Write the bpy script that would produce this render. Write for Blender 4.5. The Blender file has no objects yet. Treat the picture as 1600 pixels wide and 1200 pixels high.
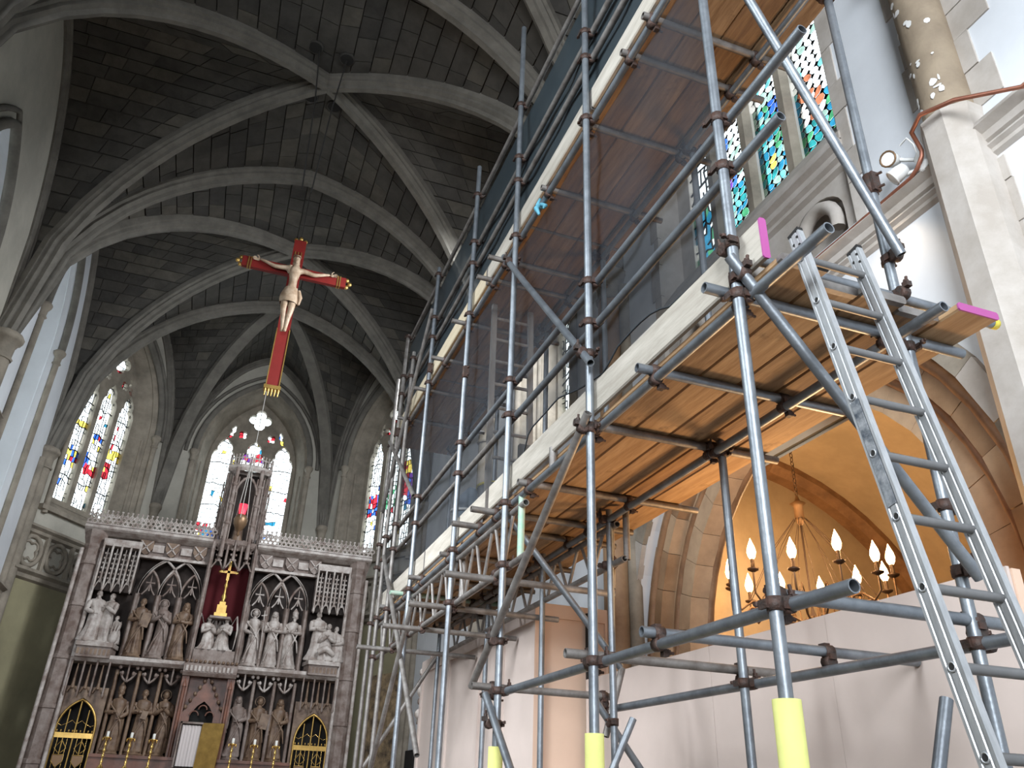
import bpy, bmesh, math, random
from mathutils import Vector as V, Matrix
rnd = random.Random(11)
sc = bpy.context.scene
C = sc.collection
pi, sin, cos, sqrt = math.pi, math.sin, math.cos, math.sqrt

# ------------------------------------------------ camera, sky, daylight, exposure
cam_d = bpy.data.cameras.new('camera'); cam = bpy.data.objects.new('camera', cam_d); C.objects.link(cam)
YAW, PITCH, ROLL, FPX = math.radians(19.0974), math.radians(27.7506), math.radians(2.18488), 1235.556
f_ = V((sin(YAW)*cos(PITCH), cos(YAW)*cos(PITCH), sin(PITCH)))
r0 = V((cos(YAW), -sin(YAW), 0)); u0 = r0.cross(f_)
r_ = cos(ROLL)*r0 + sin(ROLL)*u0; u_ = -sin(ROLL)*r0 + cos(ROLL)*u0
M = Matrix((r_, u_, -f_)).transposed().to_4x4(); M.translation = (0, 0, 1.6)
cam.matrix_world = M
cam_d.sensor_width = 36.0; cam_d.lens = FPX*36/1600; cam_d.clip_start = .05; cam_d.clip_end = 200
sc.camera = cam

w = bpy.data.worlds.new('overcast_sky'); sc.world = w; w.use_nodes = True
bg = w.node_tree.nodes['Background']; bg.inputs[0].default_value = (.84, .93, 1, 1); bg.inputs[1].default_value = 5.0

def area(name, loc, target, sx, sy, power, col, spread=3.14):
    d = bpy.data.lights.new(name, 'AREA'); d.shape = 'RECTANGLE'; d.size = sx; d.size_y = sy
    d.energy = power; d.color = col; d.spread = spread
    o = bpy.data.objects.new(name, d); C.objects.link(o); o.location = loc
    o.rotation_euler = (V(target)-V(loc)).to_track_quat('-Z', 'Y').to_euler()
    return o
area('daylight_west_fill', (-1.6, -5.6, 5.4), (3.2, 4.0, 4.0), 4.2, 5.0, 640, (.88, .94, 1), 1.7)  # added fill light behind the camera; the back wall has no window
area('daylight_north_window', (-3.5, 2.4, 5.9), (3.7, 3.4, 3.6), 2.0, 3.4, 230, (.86, .94, 1), 2.1)
area('daylight_north_bay_window', (-3.45, 5.6, 5.8), (2.7, 8.6, 1.8), 1.6, 3.2, 215, (.90, .95, 1), 1.35)
area('daylight_south_choir_window', (3.45, 9.6, 8.6), (-.6, 15.2, 4.6), 1.4, 3.0, 290, (.90, .95, 1), 2.2)
area('unseen_underdeck_light', (4.05, 4.3, 2.42), (2.4, 3.9, 3.54), .5, .3, 55, (1, .60, .28), 3.1)  # unseen warm light added behind the hoarding to brighten the deck underside
sc.view_settings.view_transform = 'Standard'; sc.view_settings.look = 'None'
sc.view_settings.gamma = 1; sc.view_settings.use_curve_mapping = False
sc.view_settings.exposure = 0.0
sc.cycles.max_bounces = 8; sc.cycles.transparent_max_bounces = 16; sc.cycles.sample_clamp_indirect = 6
sc.cycles.caustics_reflective = False; sc.cycles.caustics_refractive = False

# ------------------------------------------------ mesh and object helpers
class MB:
    def __init__(s): s.v = []; s.f = []; s.sm = []; s.mi = []; s.cur = 0
    def add(s, vs, fs, sm=False):
        o = len(s.v); s.v += [tuple(p) for p in vs]
        for f in fs:
            s.f.append([i+o for i in f]); s.sm.append(sm); s.mi.append(s.cur)
        return s
    def box(s, c, d, M=None):
        x, y, z = d[0]/2, d[1]/2, d[2]/2
        vs = [V((a*x, b*y, e*z)) for a in (-1, 1) for b in (-1, 1) for e in (-1, 1)]
        if M is not None: vs = [M @ p for p in vs]
        vs = [p+V(c) for p in vs]
        return s.add(vs, [(0, 1, 3, 2), (4, 6, 7, 5), (0, 4, 5, 1), (2, 3, 7, 6), (0, 2, 6, 4), (1, 5, 7, 3)])
    def span(s, a, b):
        return s.box([(a[i]+b[i])/2 for i in range(3)], [abs(b[i]-a[i]) for i in range(3)])
    def bar(s, p0, p1, wd, ht, up=(0, 0, 1)):
        p0, p1 = V(p0), V(p1); t = (p1-p0).normalized(); sd = t.cross(V(up))
        if sd.length < 1e-4: sd = t.cross(V((0, 1, 0)))
        sd.normalize(); n = sd.cross(t)
        vs = [p+sd*(a*wd/2)+n*(b*ht/2) for p in (p0, p1) for a, b in ((-1, -1), (1, -1), (1, 1), (-1, 1))]
        return s.add(vs, [(3, 2, 1, 0), (4, 5, 6, 7), (0, 1, 5, 4), (1, 2, 6, 5), (2, 3, 7, 6), (3, 0, 4, 7)])
    def path(s, pts, r, n=8, closed=False, cap=True, sm=True, flat=1.0, up=None):
        pts = [V(p) for p in pts]; N = len(pts); rs = r if isinstance(r, (list, tuple)) else [r]*N
        vs = []; prev = None
        for i, p in enumerate(pts):
            a = pts[i-1] if (i > 0 or closed) else p; b = pts[(i+1) % N] if (i < N-1 or closed) else p
            t = (b-a).normalized()
            if prev is None:
                h = V(up) if up else (V((0, 0, 1)) if abs(t.z) < .9 else V((0, 1, 0)))
                x = t.cross(h).normalized()
            else:
                x = prev - t*prev.dot(t); x.normalize()
            prev = x; y = t.cross(x)
            for k in range(n):
                q = 2*pi*k/n; vs.append(p + x*(cos(q)*rs[i]) + y*(sin(q)*rs[i]*flat))
        fs = []
        for i in range(N if closed else N-1):
            j = (i+1) % N
            for k in range(n):
                l = (k+1) % n; fs.append((i*n+k, i*n+l, j*n+l, j*n+k))
        s.add(vs, fs, sm)
        if cap and not closed:
            s.add(vs[:n], [tuple(range(n))[::-1]]); s.add(vs[-n:], [tuple(range(n))])
        return s
    def tube(s, p0, p1, r, n=10, r2=None, cap=True, sm=True): return s.path([p0, p1], [r, r2 if r2 is not None else r], n, cap=cap, sm=sm)
    def pipe(s, p0, p1, r=.0242, n=14):           # an open ended steel tube with its wall and bore
        p0, p1 = V(p0), V(p1); t = (p1-p0).normalized(); h = V((0, 0, 1)) if abs(t.z) < .9 else V((0, 1, 0))
        x = t.cross(h).normalized(); y = t.cross(x); ri = r*.8
        def ring(p, q): return [p+x*(cos(2*pi*k/n)*q)+y*(sin(2*pi*k/n)*q) for k in range(n)]
        d = t*min(.12, (p1-p0).length*.2)
        vs = ring(p0, r)+ring(p1, r); s.add(vs, [(k, (k+1) % n, n+(k+1) % n, n+k) for k in range(n)], True)
        for p, q in ((p0, d), (p1, -d)):
            vs = ring(p, r)+ring(p, ri)+ring(p+q, ri)
            s.add(vs, [(k, (k+1) % n, n+(k+1) % n, n+k) for k in range(n)])
            s.add(vs, [(n+k, n+(k+1) % n, 2*n+(k+1) % n, 2*n+k) for k in range(n)], True)
            s.add(vs[2*n:], [tuple(range(n))])
        return s
    def lathe(s, prof, n=16, at=(0, 0, 0), sm=True, M=None, seg=1.0):
        vs = []; at = V(at)
        for r, z in prof:
            for k in range(n):
                p = V((r*cos(2*pi*k/n+pi/n), r*sin(2*pi*k/n+pi/n), z)); vs.append((M @ p if M is not None else p)+at)
        fs = [(i*n+k, i*n+(k+1) % n, (i+1)*n+(k+1) % n, (i+1)*n+k) for i in range(len(prof)-1) for k in range(n)]
        s.add(vs, fs, sm)
        if prof[0][0] > 1e-4: s.add(vs[:n], [tuple(range(n))[::-1]])
        if prof[-1][0] > 1e-4: s.add(vs[-n:], [tuple(range(n))])
        return s
    def ell(s, c, rx, ry, rz, n=10, m=6, M=None):
        prof = [(sin(pi*i/m), -cos(pi*i/m)) for i in range(m+1)]; vs = []
        for r, z in prof:
            for k in range(n):
                p = V((r*rx*cos(2*pi*k/n), r*ry*sin(2*pi*k/n), z*rz)); vs.append((M @ p if M is not None else p)+V(c))
        return s.add(vs, [(i*n+k, i*n+(k+1) % n, (i+1)*n+(k+1) % n, (i+1)*n+k) for i in range(m) for k in range(n)], True)
    def grid(s, rows, sm=True, closed=False):
        n = len(rows[0]); vs = [p for r in rows for p in r]; fs = []
        for i in range(len(rows)-1):
            for k in range(n if closed else n-1):
                l = (k+1) % n; fs.append((i*n+k, i*n+l, (i+1)*n+l, (i+1)*n+k))
        return s.add(vs, fs, sm)
    def ngon(s, pts): return s.add(pts, [tuple(range(len(pts)))])
    def prism(s, pts, d, sm=False):               # closed polygon (3D points) pushed along d
        n = len(pts); a = [V(p) for p in pts]; b = [p+V(d) for p in a]
        return s.add(a+b, [tuple(range(n))[::-1], tuple(range(n, 2*n))]+[(i, (i+1) % n, n+(i+1) % n, n+i) for i in range(n)], sm)
    def plate(s, outer, holes, fr, th):           # plate with holes: 2D loops, fr(u, z, depth) -> 3D, thickness th
        bm = bmesh.new(); es = []
        for lp in [outer]+holes:
            vv = [bm.verts.new((p[0], p[1], 0)) for p in lp]
            es += [bm.edges.new((vv[i], vv[(i+1) % len(vv)])) for i in range(len(vv))]
        bmesh.ops.triangle_fill(bm, use_beauty=True, use_dissolve=False, edges=es)
        bm.verts.index_update(); co = [v.co.copy() for v in bm.verts]
        tr = [tuple(v.index for v in f.verts) for f in bm.faces]; bm.free(); n = len(co)
        s.add([fr(p.x, p.y, 0) for p in co]+[fr(p.x, p.y, th) for p in co], tr+[tuple(i+n for i in t[::-1]) for t in tr])
        for lp in [outer]+holes:
            m = len(lp); s.add([fr(p[0], p[1], 0) for p in lp]+[fr(p[0], p[1], th) for p in lp], [(i, (i+1) % m, m+(i+1) % m, m+i) for i in range(m)])
        return s
    def sweep(s, prof, pts, side, closed=False):  # prof (a, b): a along side, b along side x tangent
        pts = [V(p) for p in pts]; sd = V(side).normalized(); rows = []
        for i, p in enumerate(pts):
            t = (pts[min(i+1, len(pts)-1)]-pts[max(i-1, 0)]).normalized(); n = sd.cross(t).normalized()
            rows.append([p+sd*a+n*b for a, b in prof])
        s.grid(rows, False, True)
        s.ngon(rows[0][::-1]); s.ngon(rows[-1]); return s
    def mesh(s, name, off=V((0, 0, 0)), mats=()):
        me = bpy.data.meshes.new(name); o = off
        me.from_pydata([(p[0]-o.x, p[1]-o.y, p[2]-o.z) for p in s.v], [], s.f)
        for m in mats: me.materials.append(m)
        me.polygons.foreach_set('use_smooth', s.sm); me.polygons.foreach_set('material_index', s.mi)
        me.update(); return me
    def build(s, name, mat, parent=None, base=None, **kw):
        mats = mat if isinstance(mat, (list, tuple)) else [mat]
        if parent is not None: off = WL[parent]
        elif base is not None: off = V(base)
        else:
            xs = [p[0] for p in s.v]; ys = [p[1] for p in s.v]; zs = [p[2] for p in s.v]
            off = V(((min(xs)+max(xs))/2, (min(ys)+max(ys))/2, min(zs)))
        o = bpy.data.objects.new(name, s.mesh(name, off, mats)); C.objects.link(o)
        if parent is not None: o.parent = parent
        else: o.location = off
        WL[o] = off
        for k, v in kw.items(): o[k] = v
        return o
WL = {}
def tag(o, label=None, cat=None, group=None, kind=None):
    if label: o['label'] = label
    if cat: o['category'] = cat
    if group: o['group'] = group
    if kind: o['kind'] = kind
    return o
def thing(name, label, cat, loc=(0, 0, 0), group=None):
    o = bpy.data.objects.new(name, None); C.objects.link(o); o.location = loc; o.empty_display_size = .1
    WL[o] = V(loc); return tag(o, label, cat, group)
def struct(name, label=None):
    o = bpy.data.objects.new(name, None); C.objects.link(o); WL[o] = V((0, 0, 0)); o['kind'] = 'structure'
    if label: o['label'] = label
    return o
def inst(name, me, parent, mat4):                 # a further piece that shares its mesh
    o = bpy.data.objects.new(name, me); C.objects.link(o); o.parent = parent
    m = mat4.copy(); m.translation = m.translation-WL[parent]; o.matrix_basis = m; return o
def copy_tree(o, parent=None):
    c = o.copy(); C.objects.link(c)
    if parent is not None: c.parent = parent
    for ch in list(o.children): copy_tree(ch, c)
    return c

# ------------------------------------------------ materials
def mat(name, col, rough=.7, metal=0, noise=.0, scale=6, bump=0, col2=None, spec=.5, bscale=None, stretch=None, detail=6, blot=None):
    m = bpy.data.materials.new(name); m.use_nodes = True; nt = m.node_tree; N = nt.nodes; L = nt.links
    b = N['Principled BSDF']; b.inputs['Roughness'].default_value = rough; b.inputs['Metallic'].default_value = metal
    b.inputs['Specular IOR Level'].default_value = spec
    b.inputs['Base Color'].default_value = (*col, 1)
    if noise or col2 or bump:
        tc = N.new('ShaderNodeTexCoord'); mp = N.new('ShaderNodeMapping'); L.new(tc.outputs['Object'], mp.inputs[0])
        if stretch: mp.inputs['Scale'].default_value = stretch
        n = N.new('ShaderNodeTexNoise'); n.inputs['Scale'].default_value = scale; n.inputs['Detail'].default_value = detail; n.inputs['Roughness'].default_value = .65
        L.new(mp.outputs[0], n.inputs['Vector'])
        c2 = col2 or tuple(max(0, c*(1-noise)) for c in col)
        r = N.new('ShaderNodeValToRGB'); r.color_ramp.elements[0].position = .36; r.color_ramp.elements[1].position = .66
        r.color_ramp.elements[0].color = (*c2, 1); r.color_ramp.elements[1].color = (*col, 1)
        L.new(n.outputs['Fac'], r.inputs[0]); L.new(r.outputs[0], b.inputs['Base Color'])
        if blot:
            n3 = N.new('ShaderNodeTexNoise'); n3.inputs['Scale'].default_value = 2.6; n3.inputs['Detail'].default_value = 8; n3.inputs['Roughness'].default_value = .7
            L.new(tc.outputs['Object'], n3.inputs['Vector'])
            r3 = N.new('ShaderNodeValToRGB'); r3.color_ramp.elements[0].position = .57; r3.color_ramp.elements[1].position = .72
            L.new(n3.outputs['Fac'], r3.inputs[0])
            mx = N.new('ShaderNodeMix'); mx.data_type = 'RGBA'; mx.inputs[7].default_value = (*blot, 1)
            L.new(r3.outputs[0], mx.inputs[0]); L.new(r.outputs[0], mx.inputs[6]); L.new(mx.outputs[2], b.inputs['Base Color'])
        if bump:
            n2 = N.new('ShaderNodeTexNoise'); n2.inputs['Scale'].default_value = bscale or scale*4; n2.inputs['Detail'].default_value = 4
            L.new(mp.outputs[0], n2.inputs['Vector'])
            bp = N.new('ShaderNodeBump'); bp.inputs['Strength'].default_value = bump; bp.inputs['Distance'].default_value = .02
            L.new(n2.outputs['Fac'], bp.inputs['Height']); L.new(bp.outputs[0], b.inputs['Normal'])
    return m
def emis(name, col, strength):
    m = bpy.data.materials.new(name); m.use_nodes = True; b = m.node_tree.nodes['Principled BSDF']
    b.inputs['Base Color'].default_value = (*col, 1); b.inputs['Emission Color'].default_value = (*col, 1); b.inputs['Emission Strength'].default_value = strength
    return m
def glass(name, col, var=.35, scale=9, rough=0):    # stained glass: tinted see-through glass with streaks
    m = bpy.data.materials.new(name); m.use_nodes = True; nt = m.node_tree; N = nt.nodes; L = nt.links
    for x in list(N): N.remove(x)
    o = N.new('ShaderNodeOutputMaterial'); t = N.new('ShaderNodeBsdfTransparent'); g = N.new('ShaderNodeBsdfGlossy'); mx = N.new('ShaderNodeMixShader')
    g.inputs['Roughness'].default_value = .08; mx.inputs[0].default_value = .04
    tc = N.new('ShaderNodeTexCoord'); n = N.new('ShaderNodeTexNoise'); n.inputs['Scale'].default_value = scale
    L.new(tc.outputs['Object'], n.inputs['Vector'])
    r = N.new('ShaderNodeValToRGB'); r.color_ramp.elements[0].position = .35; r.color_ramp.elements[1].position = .65
    r.color_ramp.elements[0].color = (*[c*(1-var) for c in col], 1); r.color_ramp.elements[1].color = (*col, 1)
    L.new(n.outputs['Fac'], r.inputs[0]); L.new(r.outputs[0], t.inputs[0])
    L.new(t.outputs[0], mx.inputs[1]); L.new(g.outputs[0], mx.inputs[2]); L.new(mx.outputs[0], o.inputs[0])
    return m
def netmat(name, col, alpha):
    m = bpy.data.materials.new(name); m.use_nodes = True; nt = m.node_tree; N = nt.nodes; L = nt.links
    b = N['Principled BSDF']; b.inputs['Base Color'].default_value = (*col, 1); b.inputs['Roughness'].default_value = .6
    tc = N.new('ShaderNodeTexCoord'); n = N.new('ShaderNodeTexNoise'); n.inputs['Scale'].default_value = 1.6; n.inputs['Detail'].default_value = 5
    L.new(tc.outputs['Object'], n.inputs['Vector'])
    mr = N.new('ShaderNodeMapRange'); mr.inputs[1].default_value = .3; mr.inputs[2].default_value = .7; mr.inputs[3].default_value = alpha-.1; mr.inputs[4].default_value = alpha+.08
    L.new(n.outputs['Fac'], mr.inputs[0]); L.new(mr.outputs[0], b.inputs['Alpha'])
    return m
MT = {
 'web': mat('vault_stone', (.085, .078, .067), .9, noise=.45, scale=2.2, bump=.35, bscale=14),
 'web2': mat('vault_stone_pale', (.115, .104, .085), .9, noise=.4, scale=3, bump=.35, bscale=14),
 'web3': mat('vault_stone_dark', (.065, .060, .053), .9, noise=.4, scale=3, bump=.35, bscale=14),
 'joint': mat('vault_joint', (.055, .05, .043), .95, noise=.3, scale=5),
 'rib': mat('rib_stone', (.185, .17, .145), .85, noise=.35, scale=3.5, bump=.2),
 'lime': mat('limestone', (.34, .295, .235), .85, noise=.4, scale=3, bump=.2, bscale=20),
 'limew': mat('limestone_whitewashed', (.55, .51, .47), .85, scale=2.6, col2=(.41, .365, .32), bump=.25, bscale=10),
 'plast': mat('white_plaster', (.73, .755, .79), .85, noise=.10, scale=1.2, bump=.06),
 'plastw': mat('cream_plaster', (.52, .49, .42), .9, noise=.28, scale=.9, bump=.05),
 'limeb': mat('scraped_brown_stone', (.34, .27, .19), .8, scale=2.2, col2=(.22, .17, .12), bump=.3, bscale=14),
 'sandb': mat('brown_sandstone', (.40, .25, .14), .6, scale=3, col2=(.26, .15, .08), bump=.2),
 'flake': mat('white_paint_flakes', (.75, .74, .72), .8),
 'rung': mat('ladder_rung_steel', (.20, .20, .20), .5, .5, noise=.2),
 'olive': mat('olive_plaster', (.31, .28, .17), .9, noise=.3, scale=.8, bump=.05),
 'chapel': mat('chapel_plaster', (.50, .40, .28), .9, noise=.30, scale=.9, bump=.1),
 'sand': mat('sandstone_arch', (.58, .40, .25), .8, noise=.3, scale=2.5, bump=.15),
 'brownst': mat('brown_stone', (.30, .17, .09), .55, scale=4, col2=(.17, .09, .045), bump=.25),
 'mottle': mat('mottled_wall_painting', (.42, .30, .17), .8, scale=5, col2=(.07, .05, .035), bump=.3, detail=10),
 'tile': mat('floor_tile', (.30, .24, .19), .5, noise=.3, scale=2),
 'steel': mat('galvanised_steel', (.27, .295, .32), .45, .7, scale=7, col2=(.17, .185, .205), bump=.08, bscale=50),
 'steelw': mat('weathered_steel_tube', (.27, .255, .24), .55, .5, scale=9, col2=(.15, .132, .12), bump=.1),
 'steelg': mat('green_painted_tube', (.25, .45, .33), .6, .2, scale=18, col2=(.40, .42, .36)),
 'rust': mat('rusty_coupler_steel', (.05, .042, .038), .6, .4, scale=22, col2=(.075, .036, .025), bump=.3),
 'wood': mat('deck_board_wood', (.44, .28, .15), .75, scale=3.2, col2=(.20, .11, .05), bump=.12, blot=(.11, .06, .03), stretch=(6, .6, 6)),
 'wood2': mat('deck_board_wood_pale', (.50, .33, .18), .75, scale=2.6, col2=(.31, .18, .085), bump=.12, blot=(.11, .06, .03), stretch=(6, .6, 6)),
 'wood3': mat('deck_board_wood_dark', (.37, .215, .10), .75, scale=3, col2=(.17, .09, .045), bump=.12, blot=(.11, .06, .03), stretch=(6, .6, 6)),
 'toe': mat('weathered_toe_board_wood', (.49, .45, .39), .85, scale=3, col2=(.35, .315, .265), bump=.15, stretch=(5, .7, 5)),
 'toey': mat('yellow_pine_board', (.60, .52, .38), .8, scale=3, col2=(.50, .42, .29), bump=.1, stretch=(5, .7, 5)),
 'oldwood': mat('grey_ladder_wood', (.42, .38, .34), .8, noise=.4, scale=5, stretch=(4, 4, .5)),
 'pink': mat('pink_marker_paint', (.36, .07, .25), .7),
 'foam': mat('yellow_foam', (.66, .66, .22), .85, noise=.12, scale=6, bump=.08),
 'ply': mat('pink_primed_plywood', (.62, .52, .47), .75, noise=.08, scale=1.4),
 'plyf': mat('primed_timber_warm_glow', (.70, .50, .38), .75, noise=.06, scale=2),  # warm lamp glow on the box front is put into this orange tint
 'black': mat('black_void', (.012, .011, .010), .9),
 'net': netmat('debris_netting', (.018, .022, .029), .60), 'net2': netmat('dense_debris_netting', (.022, .033, .040), .93),
 'netcord': mat('netting_hem', (.02, .025, .03), .8),
 'alu': mat('aluminium', (.50, .51, .52), .40, .6, scale=14, col2=(.38, .39, .40), bump=.06, stretch=(3, 3, .6)),
 'alud': mat('dark_ladder_label', (.035, .045, .06), .6, scale=30, col2=(.25, .26, .27)),
 'copper': mat('copper_pipe', (.42, .17, .11), .4, .5, noise=.3, scale=10),
 'white': mat('white_plastic', (.82, .82, .80), .4),
 'lamp': mat('reflector', (.8, .78, .72), .15, .9),
 'iron': mat('chandelier_iron', (.10, .065, .045), .5, .6),
 'brassy': mat('chandelier_bronze', (.20, .12, .065), .45, .6),
 'flame': emis('lit_bulb', (1, .62, .28), 26),
 'spotlit': emis('lit_flood_lens', (1, .86, .66), 5),
 'cable': mat('cable', (.03, .028, .026), .6), 'wire': mat('pale_wire', (.35, .33, .30), .5),
 'red': mat('crucifix_red_paint', (.20, .016, .013), .6, spec=.25, noise=.2, scale=4), 'gilt': mat('gilding', (.60, .38, .11), .35, .75, noise=.3, scale=8),
 'gold': mat('polished_brass', (.78, .52, .17), .22, .9), 'corpus': mat('painted_wood_figure', (.56, .43, .31), .45, scale=9, col2=(.33, .22, .14), bump=.1),
 'alab': mat('grey_alabaster', (.32, .265, .235), .6, scale=5, col2=(.145, .095, .075), bump=.15), 'alabw': mat('pale_alabaster', (.58, .53, .49), .5, scale=6, col2=(.27, .21, .18), bump=.15),
 'alabb': mat('brown_alabaster', (.28, .19, .125), .5, scale=5, col2=(.10, .055, .034), bump=.15), 'alabd': mat('niche_shade_alabaster', (.05, .034, .027), .8, scale=3, col2=(.02, .013, .011), bump=.2),  # alabd: shade of niches and recesses is put into its dark colour
 'marb': mat('red_marble', (.23, .095, .06), .45, scale=3.5, col2=(.10, .045, .03), bump=.1), 'velvet': mat('red_velvet', (.075, .004, .007), .95),
 'curtain': mat('white_curtain', (.66, .60, .58), .8), 'cloth': mat('blue_grey_sack', (.22, .27, .33), .9, noise=.3, scale=4),
 'yellow': mat('yellow_rim', (.75, .62, .06), .5), 'bucket': mat('grey_rubber', (.20, .20, .205), .7), 'rope': mat('blue_rope', (.10, .32, .42), .7),
 'redglass': emis('lit_red_glass', (.75, .03, .06), 1.2), 'wax': mat('white_wax', (.8, .78, .72), .5),
 'lead': mat('lead_came', (.012, .012, .013), .6, .3), 'gclear': glass('pale_glass', (.93, .95, .93), .12), 'gwhite': glass('white_glass', (.80, .84, .80), .25),
 'gblue': glass('blue_glass', (.03, .10, .42), .5), 'gred': glass('red_glass', (.38, .02, .03), .5), 'gyel': glass('yellow_glass', (.62, .45, .07), .4),
 'gpur': glass('violet_glass', (.10, .03, .20), .5), 'ggrn': glass('green_glass', (.05, .22, .10), .5), 'gteal': glass('teal_glass', (.02, .17, .17), .55),
 'gaqua': glass('aqua_glass', (.10, .30, .30), .45), 'gcyan': glass('light_blue_glass', (.02, .15, .24), .5), 'gpale': glass('pale_green_glass', (.20, .29, .24), .4), 'gor': glass('orange_glass', (.30, .10, .05), .5),
}
# ------------------------------------------------ the setting: floor, walls, vault
HX, ZS, ZA = 3.75, 7.2, 11.5
BY = [-2.15, 2.45, 7.05, 11.65, 16.25]
def arc(cu, half, spring, apex, n=8):             # right springer -> apex -> left springer of a pointed arch
    rise = apex-spring; c = (rise*rise-half*half)/(2*half); R = half+c; a1 = math.acos(c/R) if abs(c) < R else 0
    rt = [(cu-c+R*cos(a1*i/n), spring+R*sin(a1*i/n)) for i in range(n+1)]
    return rt+[(2*cu-p[0], p[1]) for p in rt[-2::-1]]
def loop(cu, half, sill, spring, apex, n=8): return [(cu-half, sill), (cu+half, sill)]+arc(cu, half, spring, apex, n)
def frame(P0, U, N):
    P0, U, N = V(P0), V(U).normalized(), V(N).normalized()
    return lambda u, z, d=0: V((P0.x+U.x*u+N.x*d, P0.y+U.y*u+N.y*d, z))
def Hs(s):
    rise = ZA-ZS; c = (rise*rise-HX*HX)/(2*HX); R = HX+c
    return sqrt(max(R*R-(s*HX+c)**2, 0))/rise
def vp(O, A, B, s, t, up=0):                      # point of a vault cell: s 0 ridge..1 springing, t s at the rib..1 at the wall
    a, b = (t+s)/2, (t-s)/2
    return V((O[0]+a*(A[0]-O[0])+b*(B[0]-O[0]), O[1]+a*(A[1]-O[1])+b*(B[1]-O[1]), ZS+(ZA-ZS)*Hs(s)+up))

fl = MB(); fl.span((-4, -6.5, -.2), (10, 20.5, 0)); fl.build('floor', MT['tile'], kind='structure')
ceiling = struct('ceiling')
cells = []
for k in range(4):
    y0, y1 = BY[k], BY[k+1]; O = (0, (y0+y1)/2)
    P = [(-HX, y0), (-HX, y1), (HX, y1), (HX, y0)]
    cells += [(k, O, P[i], P[(i+1) % 4]) for i in range(4)]
APX = [(-HX, BY[4]), (-1.9, 19.0), (1.9, 19.0), (HX, BY[4])]
cells += [(4, (0, BY[4]), APX[i], APX[i+1]) for i in range(3)]
stones = []
SK = [0]                                           # courses of about a quarter metre up the curve
for i in range(1, 400):
    a, b = SK[-1], i/400
    if math.hypot((b-a)*HX, (Hs(b)-Hs(a))*(ZA-ZS)) > .28: SK.append(b)
SK[-1] = 1
webs = {}
for k, O, A, B in cells:
    wb = webs.setdefault(k, MB())
    for P, Q in ((A, B), (B, A)):
        rows = [[vp(O, P, Q, s, s+(1-s)*j/6, .035) for j in range(7)] for s in [i/20 for i in range(21)]]
        wb.grid(rows, False)
        if k == 0: continue
        ln = math.hypot((A[0]+B[0])/2-O[0], (A[1]+B[1])/2-O[1])
        for i in range(len(SK)-1):
            s0, s1 = SK[i], SK[i+1]; t = 0.0; tt = (1-s0)*ln
            if tt < .12: continue
            while t < tt-.05:
                dt = rnd.uniform(.30, .58); e = min(t+dt, tt)
                if tt-e < .18: e = tt
                a0, a1 = t/tt, e/tt; g = .006/tt
                q = [vp(O, P, Q, s0+.0022, s0+(1-s0)*(a0+g)), vp(O, P, Q, s0+.0022, s0+(1-s0)*(a1-g)),
                     vp(O, P, Q, s1-.0022, s1+(1-s1)*(a1-g)), vp(O, P, Q, s1-.0022, s1+(1-s1)*(a0+g))]
                stones.append((k, q)); t = e
for k, wb in webs.items(): wb.build('vault_web', MT['joint'], ceiling)
CP = V((0, 0, 1.6))
def seen(q):
    c = (q[0]+q[2])/2-CP; d = c.dot(f_); return d > 0 and abs(c.dot(r_)/d) < .66 and abs(c.dot(u_)/d) < .5 and c.x < .62*c.y*.8+1.2
stones.sort(key=lambda s: (0 if seen(s[1]) else 1, ((s[1][0]+s[1][2])/2-CP).length))
rest = [MB(), MB(), MB()]
def stone_into(mb, q, pr):
    c = (q[0]+q[1]+q[2]+q[3])/4; n = (q[2]-q[0]).cross(q[3]-q[1]).normalized()
    if n.z > 0: n = -n
    f = [p+n*pr for p in q]; b = [p-n*.03 for p in q]
    mb.add(f+b, [(0, 1, 2, 3), (0, 4, 5, 1), (1, 5, 6, 2), (2, 6, 7, 3), (3, 7, 4, 0)])
n1 = 0
for k, q in stones:
    mi = rnd.choices([0, 1, 2], [6, 2, 2])[0]; pr = rnd.uniform(0, .014)
    if n1 < 290:
        m1 = MB(); stone_into(m1, q, pr); m1.build('vault_stone', MT[('web', 'web2', 'web3')[mi]], ceiling); n1 += 1
    else: stone_into(rest[mi], q, pr)
for i in range(3): rest[i].build('vault_stonework', MT[('web', 'web2', 'web3')[i]], ceiling, kind='stuff')
RP = [(-.135, .06), (-.135, -.05), (-.10, -.075), (-.105, -.12), (-.05, -.155), (-.042, -.215), (.042, -.215), (.05, -.155), (.105, -.12), (.10, -.075), (.135, -.05), (.135, .06)]
def ribline(A, B, apex=None, n=24):               # from springer A over the crown to springer B (plan points)
    out = []
    for i in range(n+1):
        x = -1+2*i/n; s = abs(x); x2 = (x+1)/2
        out.append(V((A[0]+(B[0]-A[0])*x2, A[1]+(B[1]-A[1])*x2, ZS+(ZA-ZS)*Hs(s))))
    return out
def rib(pts, prof=RP, name='rib', m='rib'):
    d = pts[-1]-pts[0]; d.z = 0; sd = V((d.y, -d.x, 0))
    b = MB(); pr = prof
    t = pts[1]-pts[0]
    if sd.normalized().cross(t).dot(V((0, 0, 1))*0+(V(((pts[0].x+pts[-1].x)/2, (pts[0].y+pts[-1].y)/2, 0))-V((pts[0].x, pts[0].y, 0)))) > 0: pr = [(a, -c) for a, c in prof]
    b.sweep(pr, pts, sd); return b.build(name, MT[m], ceiling)
def dens(pts):                                    # a closer spacing at the springing where the curve is steep
    return pts
for k in range(4):
    y0, y1 = BY[k], BY[k+1]
    rib(ribline((-HX, y0), (HX, y1))); rib(ribline((-HX, y1), (HX, y0)))
    for sx in (-1, 1): rib(ribline((sx*HX, y0), (sx*HX, y1)), [(a*.7, c*.6) for a, c in RP], 'wall_rib')
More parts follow.
